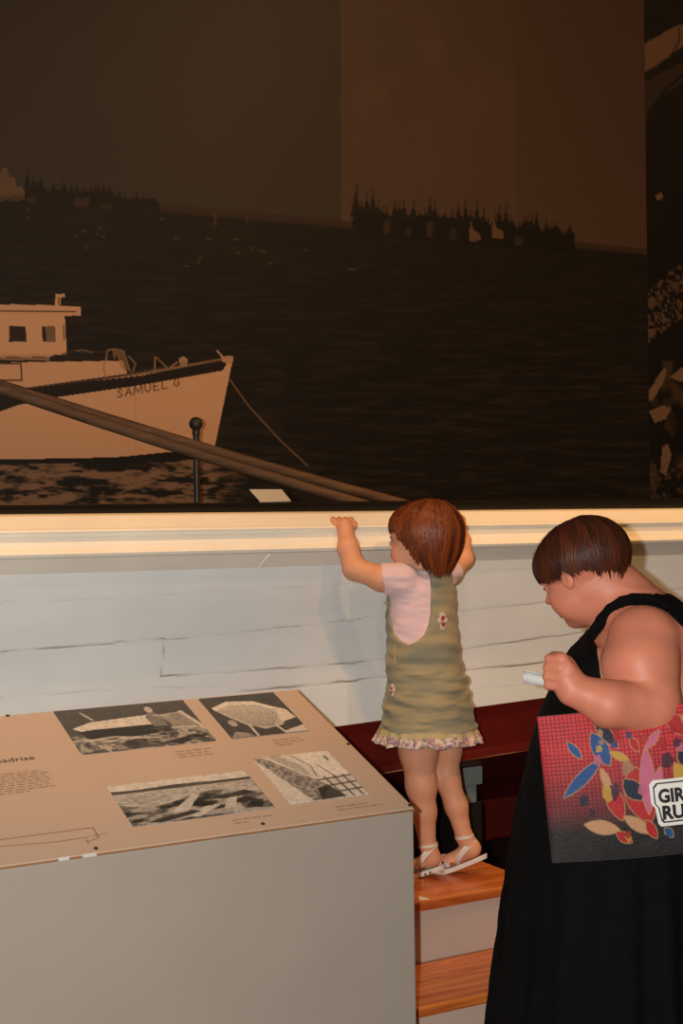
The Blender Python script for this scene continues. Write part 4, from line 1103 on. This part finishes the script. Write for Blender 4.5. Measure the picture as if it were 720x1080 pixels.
# right arm, beyond the body, hand at the chest
c((676,668,80),(668,700,96),38,37,14); c((668,700,96),(664,742,100),36,29,10); c((662,744,98),(610,738,84),27,20,8); c((610,738,84),(596,724,60),18,14,6)
for i,(dx,dy) in enumerate(((0,0),(-2,6),(-2,12),(0,18))): c((596+dx,714+dy,54),(583+dx,712+dy,44),5.6,5.2,1.6); c((583+dx,712+dy,44),(584+dx,713+dy,32),5.2,4.6,1.2)
c((596,724,60),(592,720,50),14,12,4); c((598,712,58),(590,705,46),6,5,2)
# head, bowed
HC=L(613,603,6); HH=103*w; fr=head_frame((-.76,.65),25,3)
wp=build_head(F,HC,HH,fr,False)
F.ell(wp(.12,-.06,.12),(.26*HH,.24*HH,.12*HH),.10*HH,(fr[0],fr[1],fr[2]))
F.ell(wp(.18,.17,.27),(.16*HH,.13*HH,.17*HH),.08*HH,(fr[0],fr[1],fr[2]))
V,Q=build_field(F,1)
C=skin_cols(V,SKA,wp,HH,HC,fr,lin(176,84,76))
# a paler patch of skin below the arm that the sun has not reached
q=V-L(628,706,-70); pw=np.clip(1-np.sqrt((q[:,0]/(22*w))**2+(q[:,1]/(40*w))**2+(q[:,2]/(34*w))**2),0,1)[:,None]
C=C*(1-.5*pw)+lin(228,176,142)*.5*pw
bodyV=V.copy()
wV=Wm.o+V[:,:1]*RT+V[:,1:2]*FW+V[:,2:]*UP; bU,bV_=proj(wV[:,0],wV[:,1],wV[:,2])
def skin_at(px,py,dd):
    m=(np.hypot(bU-px,bV_-py)<4)
    return L(px,py,dd) if not m.any() else L(px,py,(bodyV[m][:,1].min()-L(px,py,0)[1])/w)
mesh_obj('body',V,Q,M['skin_adult'],woman,True,colors=C)
eyes(wp,HH,fr,woman,SKA,(.05,.04,.03),-.35)
for l in(-.135,.135):
    pts=[wp(.40-.6*abs(a)**2*2,l+a*.9,.575-.25*a*a*4) for a in np.linspace(-.075,.075,7)]
    MB().tube(pts,[.006*HH]+[.013*HH]*5+[.005*HH],6).build('eyebrow',M['lash'],woman,True)
def rimw(az):
    d=abs((math.degrees(az)+180)%360-180)
    return float(np.interp(d,[0,30,48,62,75,88,100,115,140,180],[.60,.60,.56,.50,.50,.57,.49,.45,.38,.36]))
hair(wp,HH,fr,woman,rimw,(.505,.42,.415),.61,-.06,4600,.0075,lin(30,15,10),lin(96,44,22),'hair_adult',fall=.45,seed=9,crown=(-.06,0),mess=.10,lockl=.045)
# dress
F=Field(tuple(L(480,640,-180)[:2])+(0.0,),(L(835,640,0)[0],L(660,640,185)[1],zf(615)),.0048)
dt=[(620,668,0,28,34),(630,673,0,38,57),(640,679,0,45,79),(655,682,0,54,90),(670,680,0,64,93),(685,674,0,72,94),(700,672,0,77,94),(720,668,0,85,96),(750,664,0,94,101),(790,661,0,103,107),(860,656,0,113,113),(960,655,0,124,119),(1050,655,0,134,122),(1180,655,0,146,128),(1296,655,0,154,130)]
DT=Wm.stack(dt); dl,dh=limits(DT,.03)
zA,zB=zf(800),zf(1296)
def skirt(ang,z):
    r=np.clip((zA-z)/(zA-zB),0,1); return r*(.016*np.sin(ang*13+1.4*np.sin(ang*4))+.008*np.sin(ang*23+2))
F.union(stack_fn(DT,0,skirt,zlo=.012),dl,dh,0)
F.ell(L(632,712,-50),(36*w,41*w,33*w),8*w)
def armhole(sg):
    a=L(664,692,0); top=.0
    def fn(x,y,z):
        X=(x-a[0])/(47.0*w); Z=(z-a[2])/(58*w); q=np.sqrt(X*X+Z*Z)+1e-6
        d=(q-1)*47*w; return np.maximum(d,(y*0+30*w*1.0)-sg*(-(y-a[1])))
    return fn
F.cut(armhole(1)); 
F.cut(armhole(-1))
F.cap(L(640,600,2),L(664,618,0),38*w,40*w,0,'cut')
sp=[skin_at(x,y,dd)+np.array([0,1.5*w,0]) for x,y,dd in((704,638,-50),(692,632,-48),(680,630,-48),(668,629.5,-45),(655,633,-40),(643,641,-40),(633,652,-40),(626,663,-40),(620,675,-40),(616,688,-40))]
for i in range(len(sp)-1): F.cap(sp[i],sp[i+1],4.6*w,4.6*w,2*w)
V,Q=build_field(F,2); V=wrinkle(V,Q,.003,(14,14,20),6)
mesh_obj('black_dress',V,Q,M['blackdress'],woman,True)
# ================= tote bag
M['bag']=mat('printed woven bag cloth',(1,1,1),.6,.3,attr=True,bump=.15,bscale=220)
M['bagblack']=mat('black bag webbing',lin(26,24,24),.7)
M['stick']=mat('white sticker',lin(226,220,212),.5); M['stickink']=mat('black sticker ink',lin(20,18,18),.5)
# own frame: origin at bottom, plane leaning with the hip
tl=L(566,756,-118);bl=L(582,910,-134); 
ex=np.array([1.,0.02,0.0]); ex=ex-0; ex/=np.linalg.norm(ex)
upv=(tl-bl); upv=upv-ex*(upv@ex)*0; hgt=np.linalg.norm(upv); upv=upv/hgt
ex=np.array([.99,-.03,.085]); ex/=np.linalg.norm(ex); nb=np.cross(ex,upv); nb/=np.linalg.norm(nb)
BW=181*w
bo=Wm.world(bl+ex*BW/2); bag=empty('tote_bag',tuple(bo),-PHI); tag(bag,'red and black printed tote bag with a white sticker under the bare arm','bag')
loc=lambda p: p-(bl+ex*BW/2)
nx,ny=300,230; S_,T_=np.meshgrid(np.linspace(0,1,nx),np.linspace(0,1,ny))   # T 0 top
bul=.020*np.sqrt(np.clip(np.sin(S_*math.pi),0,1))*np.clip(np.sin(np.clip(T_*.85+.08,0,1)*math.pi),0,1)**.7
wr=.004*(fbm(S_*5,T_*4,3,5)-.5)
sag=.010*np.sin(S_*math.pi)*T_
Pf=tl+(bl-tl)*T_[...,None]+ex*(S_*BW)[...,None]+nb*(bul+wr+.003)[...,None]-np.array([0,0,1.])*sag[...,None]*.4
U=566+S_*212; Vv=752+T_*157
pt=Paint(S_*212,T_*157,(0,0,0)); 
red=lin(206,52,58); dk=lin(34,30,30)
fade=np.clip((T_-.30)/.50,0,1)**.85
gridm=((np.mod(S_*212,4.6)<1.3)|(np.mod(T_*157,4.2)<1.2))
basec=np.where(gridm[...,None],red*.42,red); pt.C=basec*(1-fade[...,None])+dk*fade[...,None]
n=fbm(S_*30,T_*22,4,8); pt.C*= (.9+.2*n)[...,None]
# generic patches of colour: ribbons, lozenges and discs, pale outlined
def patch(pts,col,out=lin(170,140,92)):
    pt.line(pts+[pts[0]],1.9,out,.8,.6); pt.poly(pts,col)
def leaf(x0,y0,x1,y1,wd,col,out=lin(170,140,92)):
    a=np.array([x0,y0],float);b=np.array([x1,y1],float); d=b-a; nrm=np.array([-d[1],d[0]])/np.linalg.norm(d)
    ts=np.linspace(0,1,12); P1=[tuple(a+d*t+nrm*wd*math.sin(math.pi*t)**.8) for t in ts]; P2=[tuple(a+d*t-nrm*wd*math.sin(math.pi*t)**.8) for t in ts[::-1]]
    patch(P1+P2,col,out)
blue=lin(34,74,128);pink=lin(188,96,124);yel=lin(184,142,54);crim=lin(168,34,34);tan_=lin(186,136,100);navy=lin(30,32,52)
leaf(20,88,66,50,6,blue);leaf(58,22,74,58,9,blue);leaf(62,8,86,40,6,navy);leaf(76,44,96,54,4,yel)
leaf(98,60,112,122,17,crim);leaf(112,112,116,42,8,pink);leaf(116,44,134,26,4,pink);leaf(118,98,130,64,5,pink)
leaf(70,76,82,116,9,crim);leaf(40,118,78,126,7,tan_);leaf(74,128,90,140,5,crim);leaf(84,112,112,132,6,tan_);leaf(88,74,106,96,9,navy)
leaf(146,62,166,100,10,yel);leaf(152,50,164,66,7,navy);leaf(140,10,172,34,9,crim);leaf(160,14,184,30,7,yel);leaf(186,60,200,96,9,blue);leaf(178,24,206,44,8,pink)
leaf(30,30,44,48,4,blue);leaf(100,30,108,46,4,crim);leaf(132,88,140,120,5,crim);leaf(64,60,72,84,4,tan_);leaf(108,118,118,138,5,crim);leaf(128,128,136,138,4,blue)
rs=np.random.RandomState(21)
for _ in range(46):
    x,y=rs.uniform(22,200),rs.uniform(8,140); a=rs.uniform(0,6.3); l=rs.uniform(4,10)
    if (x<60 and y<60) or (x<40 and y>60): continue
    q=[(x+l*math.cos(a+b)*rs.uniform(.5,1.1),y+l*1.2*math.sin(a+b)*rs.uniform(.5,1.1)) for b in (0,1.3,2.4,3.6,5)]
    pt.poly(q,[blue,pink,yel,crim,tan_,navy,crim,navy][rs.randint(8)]*rs.uniform(.6,1.0),.85)
C=pt.C.reshape(-1,3)
Vf=loc(Pf).reshape(-1,3); Pb=Pf-nb*(bul+.009)[...,None]; Vb=loc(Pb).reshape(-1,3); k=len(Vf)
ii=np.arange(k).reshape(ny,nx); lp=list(ii[:,0])+list(ii[-1,1:])+list(ii[-2::-1,-1])
rimf=np.array([(lp[i],lp[i+1],lp[i+1]+k,lp[i]+k) for i in range(len(lp)-1)])
gf=grid_faces(ny,nx)
mesh_obj('bag_body',np.concatenate([Vf,Vb]),np.concatenate([gf,gf[:,::-1]+k,rimf]),M['bag'],bag,True,colors=np.concatenate([C,np.full((k,3),.02)]))
def bagp(x,y,off=0.0):   # bag pixel coordinates -> local point on the front
    s,t=(x-566)/212,(y-752)/157; i=int(np.clip(t*(ny-1),0,ny-1));j=int(np.clip(s*(nx-1),0,nx-1)); return Pf[i,j]+nb*off
# sticker
def bagq(X,Y,off):
    s=np.clip((np.asarray(X,float)-566)/212,0,.9999)*(nx-1); t=np.clip((np.asarray(Y,float)-752)/157,0,.9999)*(ny-1)
    i=t.astype(int);j=s.astype(int); fs=(s-j)[...,None];ft=(t-i)[...,None]
    return (Pf[i,j]*(1-fs)+Pf[i,j+1]*fs)*(1-ft)+(Pf[i+1,j]*(1-fs)+Pf[i+1,j+1]*fs)*ft+nb*off
def outline(x0,x1,y0,y1):
    ym=(y0+y1)/2
    return [(x0+4,y0),(x1-24,y0),(x1-20,y0+3),(x1-18,ym-3),(x1-4,ym-1),(x1,ym+3),(x1,y1-4),(x1-4,y1),(x0+9,y1),(x0+6,y1-3),(x0+4,ym+5),(x0,ym),(x0,y0+4)]
ax_=np.arange(680,776.1,.4);ay_=np.arange(828,880.1,.4); AX,AY=np.meshgrid(ax_,ay_)
sp_=Paint(AX,AY,lin(226,220,212)); o2=outline(684.5,771,832.3,874.7); sp_.poly(o2,lin(24,22,22)); sp_.poly(outline(686.1,769.4,833.9,873.1),lin(226,220,212))
ins_=sp_.inside(outline(681,775,829,878)); g_=grid_faces(*AX.shape); keep=ins_.reshape(-1)[g_].all(1); g_=g_[keep]
used,inv=np.unique(g_,return_inverse=True); g_=inv.reshape(-1,4)
Vs_=(bagq(AX,AY,.0016)-(bl+ex*BW/2)).reshape(-1,3)[used]; Vk=(bagq(AX,AY,.0004)-(bl+ex*BW/2)).reshape(-1,3)[used]; n_=len(Vs_)
M['sticker']=mat('white printed sticker',(1,1,1),.5,attr=True)
mesh_obj('sticker',np.concatenate([Vs_,Vk]),np.concatenate([g_,g_[:,::-1]+n_]),M['sticker'],bag,True,colors=np.concatenate([sp_.C.reshape(-1,3)[used]]*2))
def wtext(body,name,x,y,hpx,scx):
    o=text(body,name,hpx*1.42,(x,-y,0),(1,0,0),(0,1,0),M['stickink'],bag,(0,0,0),bold=.045,thick=0,scx=scx,space=1.0)
    me=o.data; co_=np.array([v.co[:] for v in me.vertices]); q=bagq(co_[:,0],-co_[:,1],.0022)-(bl+ex*BW/2)
    me.vertices.foreach_set('co',q.astype(np.float32).ravel()); me.update(); return o
wtext('GIRLS','sticker_lettering',689.5,853,13.6,.95); wtext('RULE','sticker_lettering',692,870.5,13.6,1.02)
# handles : two loops from the bag mouth up to the elbow crook
for s_,off in((.30,.004),(.30,-.018)):
    a=tl+ex*BW*.36+nb*off-np.array([0,0,.02]);b=tl+ex*BW*.64+nb*off-np.array([0,0,.02])
    pts=[a+(b-a)*t+np.array([0,0,1.])*.050*math.sin(math.pi*t)**.6 for t in np.linspace(0,1,15)]
    V=[];Ff=[]
    for p_ in pts:
        V+=[loc(p_)+nb*.002,loc(p_)-nb*.002,loc(p_)-nb*.002+np.array([0,0,-.016]),loc(p_)+nb*.002+np.array([0,0,-.016])]
    for i in range(14):
        for j in range(4): A=i*4+j;B=i*4+(j+1)%4; Ff.append((A,B,B+4,A+4))
    MB().add(V,Ff).build('handle',M['bagblack'],bag,True)
# folded paper poking out past her chest
M['paper']=mat('white folded paper',lin(232,228,222),.6)
a=L(553,714,42);b=L(598,723,52)
pp=empty('folded_paper',tuple(Wm.world(b)),-PHI); tag(pp,'white rolled paper held in front of the black dress, beside the boat side','paper')
d=a-b; n_=24; V=[];Ff=[];up=np.array([0,0,1.])
sdv=np.cross(d/np.linalg.norm(d),up)
for i in range(2):
    for j in range(40):
        t=j/39*2*math.pi*1.7; r=(7.5-2.2*j/39)*w*(1.0 if i else .9); q=(d*i)+up*r*math.cos(t)*1.0+sdv*r*math.sin(t); V.append(q)
for j in range(39): Ff.append((j,j+1,40+j+1,40+j))
o=MB().add(V,Ff).build('rolled_sheet',M['paper'],pp,True); m_=o.modifiers.new('s','SOLIDIFY'); m_.thickness=.0012
FLASH=215; AMB=.12; EXPO=0.0
SPOTS=[(1.0,2.5,3.7, 1.0,3.12,1.36,140,46),(2.7,2.5,3.7, 2.7,3.12,1.36,115,46),(1.9,.5,3.5, 2.7,3.1,1.1,140,40),(1.0,.9,4.6,1.7,5,2.0,85,80),(3.6,1.5,4.6,3.6,5,2.4,150,80)]
# ------------------------------------------------------------------ light and camera
def light(name,kind,loc,energy,col,**k):
    l=bpy.data.lights.new(name,kind); l.energy=energy; l.color=col
    for a,b in k.items(): setattr(l,a,b)
    o=bpy.data.objects.new(name,l); COL.objects.link(o); o.location=loc; return o
def aim(o,t): 
    d=Vector(t)-Vector(o.location); o.rotation_euler=d.to_track_quat('-Z','Y').to_euler()
fl=light('camera_flash','SPOT',tuple(CAM+cr*-.075+cu*.02),FLASH,(.97,.975,.95),shadow_soft_size=.014,spot_size=math.radians(100),spot_blend=.6); aim(fl,CAM+cf*3)
warm=(1,.55,.22)
for i,(x,y,z,tx_,ty,tz,e,sz) in enumerate(SPOTS):
    o=light('ceiling_spot','SPOT',(x,y,z),e,warm,shadow_soft_size=.06,spot_size=math.radians(sz),spot_blend=.8); aim(o,(tx_,ty,tz))
w_=bpy.data.worlds.new('room_glow'); S.world=w_; w_.use_nodes=True; bg=w_.node_tree.nodes['Background']; bg.inputs[0].default_value=(1,.58,.30,1); bg.inputs[1].default_value=AMB
cam=bpy.data.cameras.new('camera'); co=bpy.data.objects.new('camera',cam); COL.objects.link(co)
cam.sensor_fit='VERTICAL'; cam.sensor_height=24; cam.lens=24*FP/1080; cam.clip_start=.05
R=Matrix((tuple(cr),tuple(cu),tuple(-cf))).transposed(); co.matrix_world=Matrix.Translation(Vector(CAM))@R.to_4x4()
S.camera=co
vs=S.view_settings; vs.view_transform='Standard'; vs.look='None'; vs.gamma=1; vs.use_curve_mapping=False; vs.exposure=EXPO
S.display_settings.display_device='sRGB'
S.cycles.use_denoising=True
S.cycles.max_bounces=6
